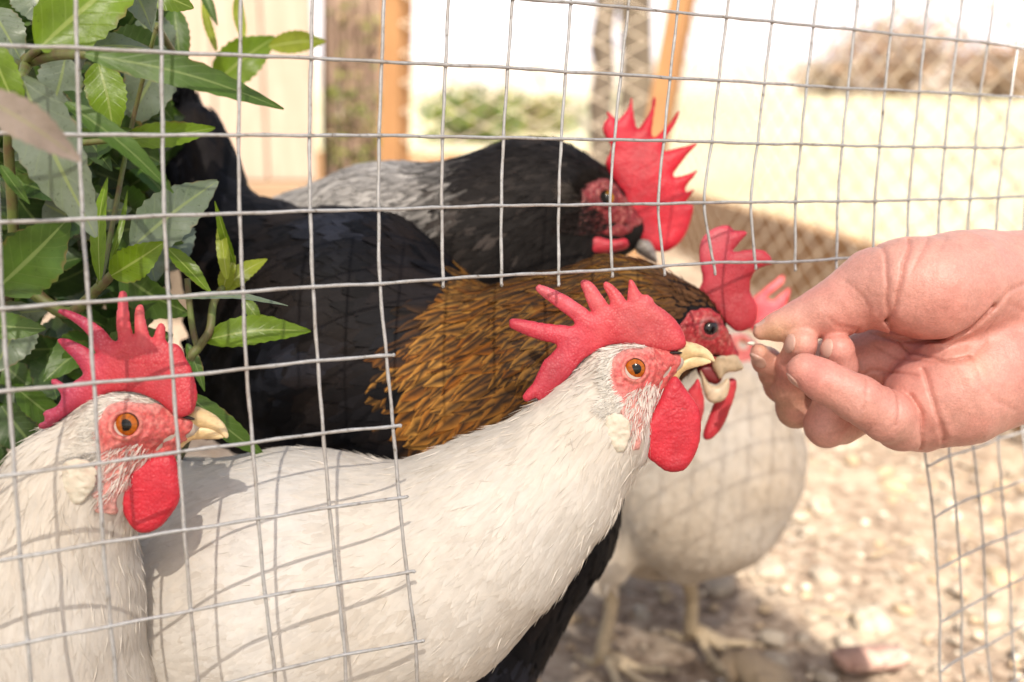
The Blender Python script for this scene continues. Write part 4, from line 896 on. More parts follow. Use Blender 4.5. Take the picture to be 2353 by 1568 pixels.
def stone(x, y, r, me=None, label=None, grp=True, name='stone'):
    o = bpy.data.objects.new(name, me or rs.choice(STONE)); C.objects.link(o); o.scale = (r, r, r); o.location = (x, y, r * 0.10); o.rotation_euler = (rs.uniform(-.25, .25), rs.uniform(-.25, .25), rs.uniform(0, 6.3))
    kind = {'pale_limestone': 'pale cream', 'sand_stone': 'tan', 'grey_stone': 'greyish'}[o.data.materials[0].name]
    size = 'tiny' if r < .0075 else 'small' if r < .011 else 'middling' if r < .017 else 'large'
    tag(o, label or f'{size} {kind} rounded stone lying loose on the dry soil of the run', 'stone', f'{size} {kind} stones on the run floor' if grp else None); return o
tries = 0
while len(placed) < 230 and tries < 6000:
    tries += 1
    px = rs.uniform(1080, 2400); py = rs.uniform(960, 1620); g = G(px, py); r = rs.choice([.005, .006, .007, .008, .009, .011, .013, .018, .024]) * rs.uniform(.8, 1.15)
    if g[1] > 1.75 or any((g[0] - a) ** 2 + (g[1] - b_) ** 2 < (r + c_) ** 2 * 0.8 for a, b_, c_ in placed): continue
    if any((g[0] - f[0]) ** 2 + (g[1] - f[1]) ** 2 < 0.0035 for f in (G(1392, 1549), G(1598, 1490))): continue
    placed.append((g[0], g[1], r)); stone(g[0], g[1], r)
g = G(1745, 1548); stone(g[0], g[1], .026, STONE[1], 'large tan stone on dark soil beside the red brick fragment', False)
g = G(1690, 1540); stone(g[0], g[1], .018, STONE[4], 'brown egg-shaped stone beside the toes of the standing white rooster', False)
bm = bmesh.new(); bmesh.ops.create_cube(bm, size=1); bmesh.ops.bevel(bm, geom=bm.edges[:], offset=.12, segments=2, affect='EDGES')
bmesh.ops.subdivide_edges(bm, edges=bm.edges[:], cuts=1); P = np.array([v.co[:] for v in bm.verts]); P = P * (1 + .18 * vnoise(P, 2.1, 5))[:, None] * np.array([2.1, .9, .42])
g = G(2000, 1543); o = mesh_obj('brick_fragment', P * .026, [tuple(v.index for v in f.verts) for f in bm.faces], M_BRICKF); o.location = (g[0], g[1], .011); o.rotation_euler = (0.1, 0, .2); bm.free()
tag(o, 'broken pinkish red brick fragment lying on the soil', 'brick')
# gravel nobody could count
gp = []; gi = 0; r2 = np.random.default_rng(9)
n = 4200; gx = r2.uniform(-.9, 1.5, n); gy = r2.uniform(.55, 2.6, n); gr = r2.choice([.0022, .003, .004, .0055], n)
ico = np.array(IV); V = np.concatenate([ico * (gr[i] * np.array([1, r2.uniform(.7, 1), r2.uniform(.5, .8)])) + np.array([gx[i], gy[i], gr[i] * .4]) for i in range(n)])
Fq = np.array(IF); Fq = (Fq[None] + (np.arange(n) * len(ico))[:, None, None]).reshape(-1, 3)
cc = np.repeat(np.array([[.55, .45, .34], [.42, .31, .21], [.34, .29, .24], [.62, .55, .45]])[r2.integers(0, 4, n)], len(ico), 0)
M_GRAVEL = mat_attr('gravel', 0.9, 0.15)
o = mesh_obj('gravel', V, Fq, M_GRAVEL, col=cc, smooth=False); tag(o, 'fine pale gravel and clods scattered over the dry soil', 'gravel', kind='stuff')

r2 = np.random.default_rng(31); n = 420; V = []; Fq = []; cc = []
for k in range(n):
    p = np.array([r2.uniform(-.7, 1.2), r2.uniform(.6, 2.2), .006 + r2.random() * .004]); a = r2.uniform(0, 6.3); L_ = r2.uniform(.012, .05); d = np.array([cos(a), sin(a), r2.normal(0, .08)]); w = np.array([-d[1], d[0], 0]) * r2.uniform(.0006, .0016); o_ = len(V)
    for t in (0, .5, 1):
        q_ = p + d * L_ * t + np.array([-d[1], d[0], 0]) * .1 * L_ * t * (1 - t) + [0, 0, .004 * t * (1 - t)]; V += [q_ - w, q_ + w]
    Fq += [(o_, o_ + 1, o_ + 3, o_ + 2), (o_ + 2, o_ + 3, o_ + 5, o_ + 4)]; cc += [np.array([[.52, .40, .22], [.36, .25, .14], [.2, .13, .08]][r2.integers(0, 3)])] * 6
M_STRAW = mat_attr('straw', .8, .2); tag(mesh_obj('straw', np.array(V), Fq, M_STRAW, col=np.array(cc)), 'short straw and dry plant bits littering the soil', 'straw', kind='stuff')
# ------------------------------------------------------------------ timber edging, lawn, garden behind
def mat_wood(name, a, b_, scale=(8, 8, 1.2), rough=0.8):
    m, nt, b = new_mat(name); N = NB(nt); n1 = N.noise(6, 5, 0.65, N.coords(scale)); n2 = N.noise(40, 4, 0.6, N.coords(scale))
    c = N.mix(N.ramp(n2.outputs[0], [(.4, (0, 0, 0)), (.7, (.4, .4, .4))]), N.ramp(n1.outputs[0], [(.3, a), (.7, b_)]), a)
    N.l(c, b.inputs['Base Color']); b.inputs['Roughness'].default_value = rough; N.bump(n2.outputs[0], 0.4, 0.004, b); return m
M_EDGE = mat_wood('weathered_sleeper', (.26, .14, .06), (.40, .24, .12), (1.2, 1.2, 8))
M_POST = mat_wood('orange_stained_timber', (.25, .12, .045), (.36, .185, .075), (8, 8, 1))
M_PALE = mat_wood('pale_board', (.33, .24, .18), (.44, .34, .27), (9, 9, .8))
M_BARK = mat_wood('grey_bark', (.06, .042, .028), (.17, .13, .09), (6, 6, 2))
def box(a, b_, h0, h1, th, name, mat, parent=None, bev=0.004):
    a = np.array(a[:2]); b_ = np.array(b_[:2]); d = b_ - a; L = np.linalg.norm(d); d /= L; n_ = np.array([-d[1], d[0]]) * th / 2
    bm = bmesh.new()
    lo = [bm.verts.new((*(p), h0)) for p in (a - n_, b_ - n_, b_ + n_, a + n_)]; hi = [bm.verts.new((*(p), h1)) for p in (a - n_, b_ - n_, b_ + n_, a + n_)]
    bm.faces.new(lo[::-1]); bm.faces.new(hi)
    for i in range(4): bm.faces.new((lo[i], lo[(i + 1) % 4], hi[(i + 1) % 4], hi[i]))
    bmesh.ops.bevel(bm, geom=bm.edges[:], offset=bev, segments=1, affect='EDGES')
    bmesh.ops.recalc_face_normals(bm, faces=bm.faces[:])
    bm.verts.index_update(); V = np.array([v.co[:] for v in bm.verts]); Fc = [tuple(v.index for v in f.verts) for f in bm.faces]; bm.free()
    return mesh_obj(name, V, Fc, mat, parent, smooth=False)
EA, EB = G(1800, 690), G(2353, 985); ed = (EB - EA) / np.linalg.norm(EB - EA)
E0 = EA - ed * 1.15; E1 = EB + ed * 0.7
EH = 0.195
e = empty('timber_edging', (EA[0], EA[1], 0), 'brown timber boards edging the raised sunlit lawn beyond the run', 'edging')
for k, (t0, t1) in enumerate(((0, .33), (.333, .66), (.663, 1))):
    box(E0 + (E1 - E0) * t0, E0 + (E1 - E0) * t1, -.02, EH + .003 * (k - 1), .045, 'board', M_EDGE, e)
e2 = empty('timber_edging', (-.3, E0[1], 0), 'timber boards behind the silver backed rooster, at the foot of the orange posts', 'edging')
yb = E0[1] + .02
for k, (x0, x1) in enumerate(((-1.6, -.52), (-.516, E0[0] - .04))): box((x0, yb + .02), (x1, yb), -.02, .318 - .006 * k, .045, 'board', M_EDGE, e2)
M_LAWN, nt, b = new_mat('dry_lawn'); N = NB(nt); co = N.coords(); n1 = N.noise(2.2, 5, 0.6, co); n2 = N.noise(30, 5, 0.7, co)
c = N.ramp(n1.outputs[0], [(.35, (.47, .45, .27)), (.55, (.58, .53, .38)), (.7, (.56, .47, .37))]); c = N.mix(.35, c, N.ramp(n2.outputs[0], [(.3, (.32, .31, .15)), (.7, (.60, .55, .40))]))
N.l(c, b.inputs['Base Color']); b.inputs['Roughness'].default_value = 1; N.bump(n2.outputs[0], .6, .03, b)
nrm = np.array([-ed[1], ed[0]]); nrm = nrm * (1 if nrm[0] > 0 else -1)
def lawn_z(X, Y): return .172 + .085 * np.maximum(np.maximum((X - E0[0]) * nrm[0] + (Y - E0[1]) * nrm[1], Y - yb), 0) ** 1.0 + .004 * np.sin(X * 9 + Y * 5)
# lawn right of the edging line and behind the cross boards, as one sheet
P0 = E0[:2] + nrm * .02; rows = []
for t in np.linspace(0, 1, 30):
    s = E1[:2] + nrm * .02 + (P0 - E1[:2] - nrm * .02) * t
    rows.append([(s[0] + w, s[1]) for w in np.concatenate([[0, .1, .25, .5], np.linspace(.8, 14, 24)])])
for y in np.linspace(yb + .02, 13, 40)[1:]:
    x0 = P0[0] + (-3.6 - P0[0]) * min(1, (y - yb) / .02)
    rows.append([(x0 + (P0[0] + 14 - x0) * w, y) for w in np.linspace(0, 1, 28)])
R_ = np.array(rows); V = np.concatenate([R_.reshape(-1, 2), lawn_z(R_[..., 0], R_[..., 1]).reshape(-1, 1)], 1); n_, m_ = R_.shape[:2]
i = (np.arange(n_ - 1)[:, None] * m_ + np.arange(m_ - 1)[None]).reshape(-1)
mesh_obj('lawn', V, np.stack([i, i + 1, i + m_ + 1, i + m_], 1), M_LAWN)['kind'] = 'structure'
# grass tufts on the lawn
r2 = np.random.default_rng(12); n = 9000
gx = r2.uniform(-1.5, 5, n); gy = r2.uniform(1.4, 9, n); ok = (gx - E0[0]) * nrm[0] + (gy - E0[1]) * nrm[1] > .03; ok |= gy > yb + .05; gx, gy = gx[ok], gy[ok]; n = len(gx)
gzv = lawn_z(gx, gy); hgt = r2.uniform(.015, .05, n); an = r2.uniform(0, 6.3, n); dx = np.cos(an) * .004; dy = np.sin(an) * .004; tx = r2.normal(0, .015, n); ty = r2.normal(0, .015, n)
V = np.stack([np.stack([gx - dx, gy - dy, gzv - .004], 1), np.stack([gx + dx, gy + dy, gzv - .004], 1), np.stack([gx + tx, gy + ty, gzv + hgt], 1)], 1).reshape(-1, 3)
cc = np.repeat(np.array([[.50, .47, .25], [.62, .55, .38], [.56, .51, .32]])[r2.integers(0, 3, n)], 3, 0)
M_GRASS = mat_attr('grass_blade', 0.8, 0.2, 0.3)
tag(mesh_obj('grass', V, np.arange(3 * n).reshape(-1, 3), M_GRASS, col=cc, smooth=False), 'short sun bleached grass blades on the lawn', 'grass', kind='stuff')

def pole(name, pts, r, mat, label, cat, square=False, n=14, parent=None):
    v, f = tube(np.array(pts), r, 4 if square else n)
    o = mesh_obj(name, v, f, mat, parent, smooth=not square)
    if parent is None: tag(o, label, cat)
    return o
def at(px, py, d): return U(px, py, d)
def post(px0, py0, px1, py1, d0, d1, w, mat, label, name='fence_post', square=True, n=14, wig=0):
    a, b_ = at(px0, py0, d0), at(px1, py1, d1); t = np.linspace(-.25, 1.35, 12)[:, None]; P = a + (b_ - a) * t
    P[:, 0] += wig * np.sin(np.arange(12) * 1.7); 
    if P[0][2] > 0:                                    # start in the ground
        k = P[0][2] / (P[1][2] - P[0][2] + 1e-9); P[0] = P[0] - (P[1] - P[0]) * (k + .1)
    w_ = w / 2 * (1.414 if square else 1) * (1 + (0 if square else .12) * np.sin(np.arange(12) * 2.3))
    return pole(name, P, w_, mat, label, 'post' if 'post' in name or 'stake' in name else 'tree', square, n)
post(906, 375, 914, 0, 2.25, 2.2, .046, M_POST, 'upright orange stained square post beside the twig screen')
post(1512, 300, 1568, 0, 2.35, 2.3, .048, M_POST, 'leaning orange stained timber stake behind the tall red comb', 'fence_stake')
post(1380, 300, 1390, 0, 2.7, 2.7, .058, M_BARK, 'thin grey brown rough post beside the leaning orange stake', square=False, wig=.005)
tr = empty('tree', (0, 0, 0), 'grey tree trunk rising from the lawn behind the rough post', 'tree'); b0 = at(1452, 215, 4.6); tr.location = (b0[0], b0[1], lawn_z(b0[0], b0[1]))
t = np.linspace(0, 1, 14)[:, None]; P = np.array([b0[0], b0[1], float(lawn_z(b0[0], b0[1])) - .05]) + np.array([.03, 0, 3.0]) * t; P[:, 0] += .02 * np.sin(np.arange(14) * 1.1)
pole('trunk', P, .078 * (1 - .25 * t[:, 0]) * (1 + .1 * np.sin(np.arange(14) * 2.1)), M_BARK, None, None, parent=tr)
cr = P[-1]; r2 = np.random.default_rng(5); parts = []
for k in range(9):
    a = r2.uniform(0, 6.3); e_ = cr + np.array([cos(a) * r2.uniform(.5, 1.1), sin(a) * r2.uniform(.5, 1.1), r2.uniform(.2, 1.1)])
    pole('limb', np.array([cr - [0, 0, .1], cr + (e_ - cr) * .5 + [0, 0, .12], e_]), np.array([.045, .028, .012]), M_BARK, None, None, parent=tr)
n = 2600; ctr = cr + r2.normal(0, 1, (n, 3)) * np.array([.6, .6, .4]) + [0, 0, .7]; sz = r2.uniform(.03, .06, n)[:, None]; d1 = r2.normal(0, 1, (n, 3)); d1 /= np.linalg.norm(d1, axis=1, keepdims=True); d2 = np.cross(d1, r2.normal(0, 1, (n, 3))); d2 /= np.linalg.norm(d2, axis=1, keepdims=True)
V = np.stack([ctr - d1 * sz, ctr + d2 * sz * .45, ctr + d1 * sz, ctr - d2 * sz * .45], 1).reshape(-1, 3); cc = np.repeat(np.array([[.07, .12, .03]]) * r2.uniform(.6, 1.5, (n, 1)), 4, 0)
mesh_obj('crown', V, np.arange(4 * n).reshape(-1, 4), M_GRASS, tr, smooth=False, col=cc)['kind'] = 'stuff'
# pale feathery grass plume by the rough post
def blades(root, n, hgt, spread, width, cols, rng, name, up=1.0, droop=.25):
    V = []; Fq = []; cc = []
    for k in range(n):
        a = rng.uniform(0, 6.3); s = abs(rng.normal(0, spread)); h = hgt * rng.uniform(.55, 1.1); d = np.array([cos(a), sin(a), 0]); w = np.array([-d[1], d[0], 0]) * width * rng.uniform(.6, 1.3)
        b0_ = root + d * rng.uniform(0, spread * .35); o = len(V)
        for t, ww in ((0, 1), (.4, 1), (.75, .7), (1, .08)):
            p = b0_ + d * s * t ** 1.5 + np.array([0, 0, h * (t - droop * t * t * s / (spread + 1e-6) * .6)]); V += [p - w * ww, p + w * ww]
        for i in range(3): Fq.append((o + 2 * i, o + 2 * i + 1, o + 2 * i + 3, o + 2 * i + 2))
        cc += [np.array(cols[rng.integers(0, len(cols))]) * rng.uniform(.8, 1.15)] * 8
    return np.array(V), np.array(Fq), np.array(cc)
p0 = at(1425, 330, 3.0); p0[2] = lawn_z(p0[0], p0[1]); g_ = empty('pampas_grass', p0, 'pale feathery grass plume standing between rough post and tall red comb', 'plant')
v, q, cc = blades(p0, 420, .26, .045, .0016, [(.72, .62, .48), (.8, .72, .6)], r2, 'plume'); o = mesh_obj('plume', v, q, M_GRASS, g_, col=cc); o['kind'] = 'stuff'
# chain-link netting between the posts and along the edging
M_LINK, nt, b = new_mat('weathered_link_wire'); b.inputs['Base Color'].default_value = (.80, .68, .53, 1); b.inputs['Roughness'].default_value = .6
def chain_link(A, B, h0, h1, label, pitch=.06, r=.0026):
    A = np.array([A[0], A[1], 0.0]); B = np.array([B[0], B[1], 0.0]); L = np.linalg.norm(B - A); d = (B - A) / L; nn = np.array([-d[1], d[0], 0])
    e = empty('chain_link_fence', A, label, 'fence'); k = 0; nseg = int((h1 - h0) / (pitch * .5))
    for i in range(int(L / pitch)):
        P = []
        for j in range(nseg + 1):
            s = (i + .5) * pitch * 1.0 + (pitch * .52 if (i + j) % 2 else -pitch * .52) * 1.0; z = h0 + j * pitch * .5
            P.append(A + d * s + np.array([0, 0, z]) + nn * (.0018 if ((i + j) % 2) else -.0018))
        v, f = tube(np.array(P), r, 5); mesh_obj('wire', v, f, M_LINK, e)
pa, pb = at(925, 300, 2.22), at(1535, 300, 2.32)
chain_link(pa, pb, .02, 1.15, 'chain link netting stretched between the two orange timbers')
chain_link(E0[:2] - nrm * .05, E1[:2] - nrm * .05, .005, 1.1, 'weathered chain link netting along the brown timber edging')
# board wall at the left with planks
wl_ = empty('board_wall', (at(560, 400, 2.15)[0], at(560, 400, 2.15)[1], 0), 'pale pinkish board wall of upright planks behind the shrub', 'wall')
zb_ = at(600, 404, 2.15)[2]; x = at(60, 400, 2.15)[0]; xe = at(752, 400, 2.15)[0]; yw = at(600, 400, 2.15)[1]; k = 0
while x < xe - .02:
    w = .098; box((x, yw + .002 * (k % 2)), (min(x + w, xe), yw + .002 * (k % 2)), zb_ - .01, 1.5, .02, 'plank', M_PALE, wl_, .003); x += w + .003; k += 1
box((at(60, 400, 2.15)[0], yw + .01), (xe, yw + .01), zb_ - .085, zb_ - .012, .05, 'base_rail', mat_wood('rail_wood', (.22, .14, .08), (.36, .25, .16), (1, 8, 8)), wl_)
box((at(80, 400, 2.15)[0], yw + .05), (xe - .02, yw + .05), -.02, zb_ - .087, .05, 'footing', M_BARK, wl_)
# twig screen
tw = empty('twig_screen', (at(815, 380, 2.35)[0], at(815, 380, 2.35)[1], 0), 'screen of upright brown twigs with a few green leaves between board wall and orange post', 'screen')
r2 = np.random.default_rng(3); parts = []; M_TWIG = mat_wood('twig_bark', (.13, .075, .05), (.38, .27, .20), (20, 20, 2))
for k in range(46):
    px = r2.uniform(752, 885); d = r2.uniform(2.3, 2.55); a = at(px, 395, d); a[2] = 0; b_ = at(px + r2.normal(0, 16), -60, d); mid = (a + b_) / 2 + r2.normal(0, .012, 3)
    v, f = tube(smooth_poly(np.array([a, a + (mid - a) * .5 + r2.normal(0, .006, 3), mid, b_]), 3, False), r2.uniform(.004, .009), 6); mesh_obj('twig', v, f, M_TWIG, tw)
n = 520; ctr = np.array([at(r2.uniform(755, 880), r2.uniform(200, 390) if r2.random() < .75 else r2.uniform(0, 200), r2.uniform(2.25, 2.5)) for _ in range(n)]); sz = r2.uniform(.006, .014, n)[:, None]
d1 = r2.normal(0, 1, (n, 3)); d1 /= np.linalg.norm(d1, axis=1, keepdims=True); d2 = np.cross(d1, r2.normal(0, 1, (n, 3))); d2 /= np.linalg.norm(d2, axis=1, keepdims=True)
V = np.stack([ctr - d1 * sz, ctr + d2 * sz * .5, ctr + d1 * sz, ctr - d2 * sz * .5], 1).reshape(-1, 3); cc = np.repeat(np.array([[.22, .25, .06], [.14, .18, .05], [.36, .28, .14]])[r2.integers(0, 3, n)], 4, 0)
mesh_obj('leaves', V, np.arange(4 * n).reshape(-1, 4), M_GRASS, tw, smooth=False, col=cc)['kind'] = 'stuff'
# far house wall, dry bushes, green bush
M_HOUSE, nt, b = new_mat('pale_render'); N = NB(nt); n1 = N.noise(2, 4, .6, N.coords()); N.l(N.ramp(n1.outputs[0], [(.3, (.42, .42, .50)), (.7, (.50, .50, .57))]), b.inputs['Base Color']); b.inputs['Roughness'].default_value = .9
hs = empty('house', (1, 9.6, 0), 'pale lilac rendered house wall at the far end of the lawn', 'house')
box((-7, 9.7), (9, 9.7), .3, 4.2, .25, 'wall', M_HOUSE, hs, .01); box((-7, 9.53), (9, 9.53), .3, .95, .06, 'plinth', mat_stone('plinth_stone', (.36, .32, .30), (.48, .44, .42), 4), hs, .01)
def bush(px, py, d, n, rad, hgt, cols, label, leafsz=.03, twigs=40, name='dry_shrub'):
    p = at(px, py, d); p[2] = lawn_z(p[0], p[1]); e = empty(name, p, label, 'shrub'); rg = np.random.default_rng(int(px)); parts = []
    for k in range(twigs):
        a = rg.uniform(0, 6.3); tip = p + np.array([cos(a) * rad * rg.uniform(.2, 1), sin(a) * rad * .6 * rg.uniform(.2, 1), hgt * rg.uniform(.5, 1)]); mid = p + (tip - p) * .5 + rg.normal(0, .04, 3)
        parts.append(tube(np.array([p + rg.normal(0, .03, 3) * [1, 1, 0], mid, tip]), [.012, .008, .003], 5))
    v, f = merge(parts); mesh_obj('stems', v, f, M_TWIG, e)['kind'] = 'stuff'
    q = rg.normal(0, 1, (n, 3)); q /= np.linalg.norm(q, axis=1, keepdims=True); q *= rg.random((n, 1)) ** .4; q = p + q * np.array([rad, rad * .6, hgt * .55]) + [0, 0, hgt * .5]
    q += rg.normal(0, .03, (n, 3)); q[:, 2] = np.maximum(q[:, 2], p[2] + .01)
    sz = leafsz * rg.uniform(.6, 1.4, (n, 1)); d1 = rg.normal(0, 1, (n, 3)); d1 /= np.linalg.norm(d1, axis=1, keepdims=True); d2 = np.cross(d1, rg.normal(0, 1, (n, 3))); d2 /= np.linalg.norm(d2, axis=1, keepdims=True)
    V = np.stack([q - d1 * sz, q + d2 * sz * .5, q + d1 * sz, q - d2 * sz * .5], 1).reshape(-1, 3); cc = np.repeat(np.array(cols)[rg.integers(0, len(cols), n)] * rg.uniform(.7, 1.2, (n, 1)), 4, 0)
    mesh_obj('foliage', V, np.arange(4 * n).reshape(-1, 4), M_GRASS, e, smooth=False, col=cc)['kind'] = 'stuff'
DRY = [(.42, .30, .22), (.34, .22, .15), (.5, .4, .3)]
bush(2060, 200, 8.6, 1500, .62, .62, DRY, 'tall dry brown shrub against the pale house wall', .035)
bush(2300, 205, 8.3, 1100, .45, .42, DRY, 'low dry brown shrub beside the taller one by the house', .035)
bush(1900, 195, 8.8, 500, .28, .28, [(.45, .36, .27), (.3, .24, .16)], 'small dry shrub at the foot of the house wall', .03)
bush(1090, 285, 5.2, 900, .25, .26, [(.10, .17, .05), (.16, .22, .07), (.32, .34, .10)], 'green leafy bush on the lawn seen through the chain link', .025, 20, 'green_shrub')
bush(1230, 290, 5.6, 500, .22, .2, [(.20, .25, .08), (.34, .34, .12), (.4, .35, .2)], 'yellowish green bush on the lawn seen through the chain link', .025, 20, 'green_shrub')

# ------------------------------------------------------------------ leafy shrub at the left
def mat_leaf(name, base, vein, dust_sheen=None, transl=.3, rough=.35):
    m, nt, b = new_mat(name); N = NB(nt); a = N.n('ShaderNodeAttribute', attribute_name='fuv'); sp = N.n('ShaderNodeSeparateXYZ'); N.l(a.outputs['Vector'], sp.inputs[0])
    au = N.n('ShaderNodeMath', operation='ABSOLUTE'); N.l(sp.outputs[0], au.inputs[0])
    mid = N.ramp(au.outputs[0], [(0.0, (1, 1, 1)), (.05, (.9, .9, .9)), (.085, (0, 0, 0))])
    t1 = N.n('ShaderNodeMath', operation='MULTIPLY_ADD'); N.l(au.outputs[0], t1.inputs[0]); t1.inputs[1].default_value = -.22; N.l(sp.outputs[1], t1.inputs[2])
    t2 = N.n('ShaderNodeMath', operation='MULTIPLY'); N.l(t1.outputs[0], t2.inputs[0]); t2.inputs[1].default_value = 8.5
    t3 = N.n('ShaderNodeMath', operation='FRACT'); N.l(t2.outputs[0], t3.inputs[0])
    side = N.ramp(t3.outputs[0], [(0, (.22, .22, .22)), (.07, (.12, .12, .12)), (.15, (0, 0, 0))])
    co = N.coords(); n1 = N.noise(60, 4, .6, co); n2 = N.noise(700, 3, .6, co)
    dk = tuple(x * .62 for x in base)
    c = N.mix(N.ramp(n1.outputs[0], [(.35, (0, 0, 0)), (.65, (1, 1, 1))]), dk, base); c = N.mix(N.ramp(n2.outputs[0], [(.28, (.6, .6, .6)), (.36, (0, 0, 0))]), c, tuple(x * .35 for x in base))
    if dust_sheen:
        dn = N.noise(35, 5, .7, co); c = N.mix(N.ramp(dn.outputs[0], [(.32, (.25, .25, .25)), (.62, (.9, .9, .9))]), c, dust_sheen)  # overlay mixes painted sky sheen and dust into the leaf colour
        c = N.mix(N.ramp(n2.outputs[0], [(.30, (.5, .5, .5)), (.40, (0, 0, 0))]), c, tuple(x * .4 for x in base))
    c = N.mix(side, c, vein); c = N.mix(mid, c, vein)
    en = N.n('ShaderNodeMath', operation='MULTIPLY_ADD'); N.l(N.noise(90, 3, .6, co).outputs[0], en.inputs[0]); en.inputs[1].default_value = .9; N.l(au.outputs[0], en.inputs[2])
    eb = N.n('ShaderNodeMapRange'); N.l(en.outputs[0], eb.inputs[0]); eb.inputs['From Min'].default_value = 1.42; eb.inputs['From Max'].default_value = 1.62; eb.inputs['To Max'].default_value = .8
    c = N.mix(eb.outputs[0], c, (.22, .13, .045))
    N.l(c, b.inputs['Base Color']); b.inputs['Roughness'].default_value = rough; b.inputs['Specular IOR Level'].default_value = .45
    bp = N.bump(side, .35, .0008, b); N.bump(n1.outputs[0], .3, .002, b, bp)
    t = N.n('ShaderNodeBsdfTranslucent'); N.l(c, t.inputs[0]); mx = N.n('ShaderNodeMixShader'); mx.inputs[0].default_value = transl
    out = nt.nodes['Material Output']; N.l(b.outputs[0], mx.inputs[1]); N.l(t.outputs[0], mx.inputs[2]); N.l(mx.outputs[0], out.inputs[0]); return m
ML = {'l': mat_leaf('leaf_bright_green', (.21, .35, .016), (.36, .46, .10), None, .45), 'y': mat_leaf('leaf_yellow_green', (.40, .48, .04), (.50, .55, .15), None, .45),
      'g': mat_leaf('leaf_grey_sheen', (.10, .15, .05), (.24, .30, .12), (.20, .245, .19), .2, .36), 'd': mat_leaf('leaf_dark_green', (.045, .095, .018), (.12, .18, .05), None, .22, .4),
      'p': mat_leaf('leaf_dusty_brown', (.20, .16, .10), (.3, .28, .15), (.38, .30, .26), .15, .6), 'm': mat_leaf('leaf_mid_green', (.09, .18, .022), (.20, .28, .08), None, .3, .42)}
shrub = empty('leafy_shrub', (*at(20, 900, .42)[:2], 0), 'leafy green shrub with serrated leaves growing through the wire mesh', 'shrub')
M_STEM, nt, b = new_mat('green_stem'); N = NB(nt); n1 = N.noise(120, 3, .6, N.coords()); N.l(N.ramp(n1.outputs[0], [(.35, (.13, .09, .04)), (.6, (.14, .18, .045))]), b.inputs['Base Color']); b.inputs['Roughness'].default_value = .55
LR = random.Random(21)
def leaf(b0_, t0, hw, d0, d1, mt, roll=0.0, bow=.06, fold=.25, side=0.0, teeth=.035):
    """leaf from base to tip (photo points), half width hw in photo units, depths d0 to d1"""
    B, T_ = at(*b0_, d0), at(*t0, d1); ax = T_ - B; L = np.linalg.norm(ax); ax /= L; w = hw * (d0 + d1) / 2 / F
    view = (B + T_) / 2 - CAM; view /= np.linalg.norm(view); sd = np.cross(ax, view); sd /= np.linalg.norm(sd); nr = np.cross(sd, ax)
    sd, nr = sd * cos(roll) + nr * sin(roll), nr * cos(roll) - sd * sin(roll)
    n = 20; V = []; UV = []; Fq = []
    for i in range(n + 1):
        t = i / n; wd = w * (math.sin(pi * min(1, t * .97 + .015) ** .78)) ** .82 * (1 - .18 * t)
        wd = max(wd, w * .03); ctr = B + ax * L * t + nr * (-bow * L * math.sin(pi * t)) + sd * side * L * math.sin(pi * t)
        for u in (-1, -.6, 0, .6, 1):
            tooth = (1 + teeth * (1.6 if i % 2 else -1) * (1 if 2 < i < n else 0)) if abs(u) == 1 else 1
            p = ctr + sd * u * wd * tooth * cos(fold) - nr * abs(u) * wd * math.sin(fold) + nr * .06 * w * math.sin(t * 14 + u * 3) * abs(u)
            V.append(p); UV.append((u, t))
    for i in range(n):
        for j in range(4): a = i * 5 + j; Fq.append((a, a + 1, a + 6, a + 5))
    return mesh_obj('leaf', np.array(V), Fq, ML[mt], shrub, uv=np.array(UV))
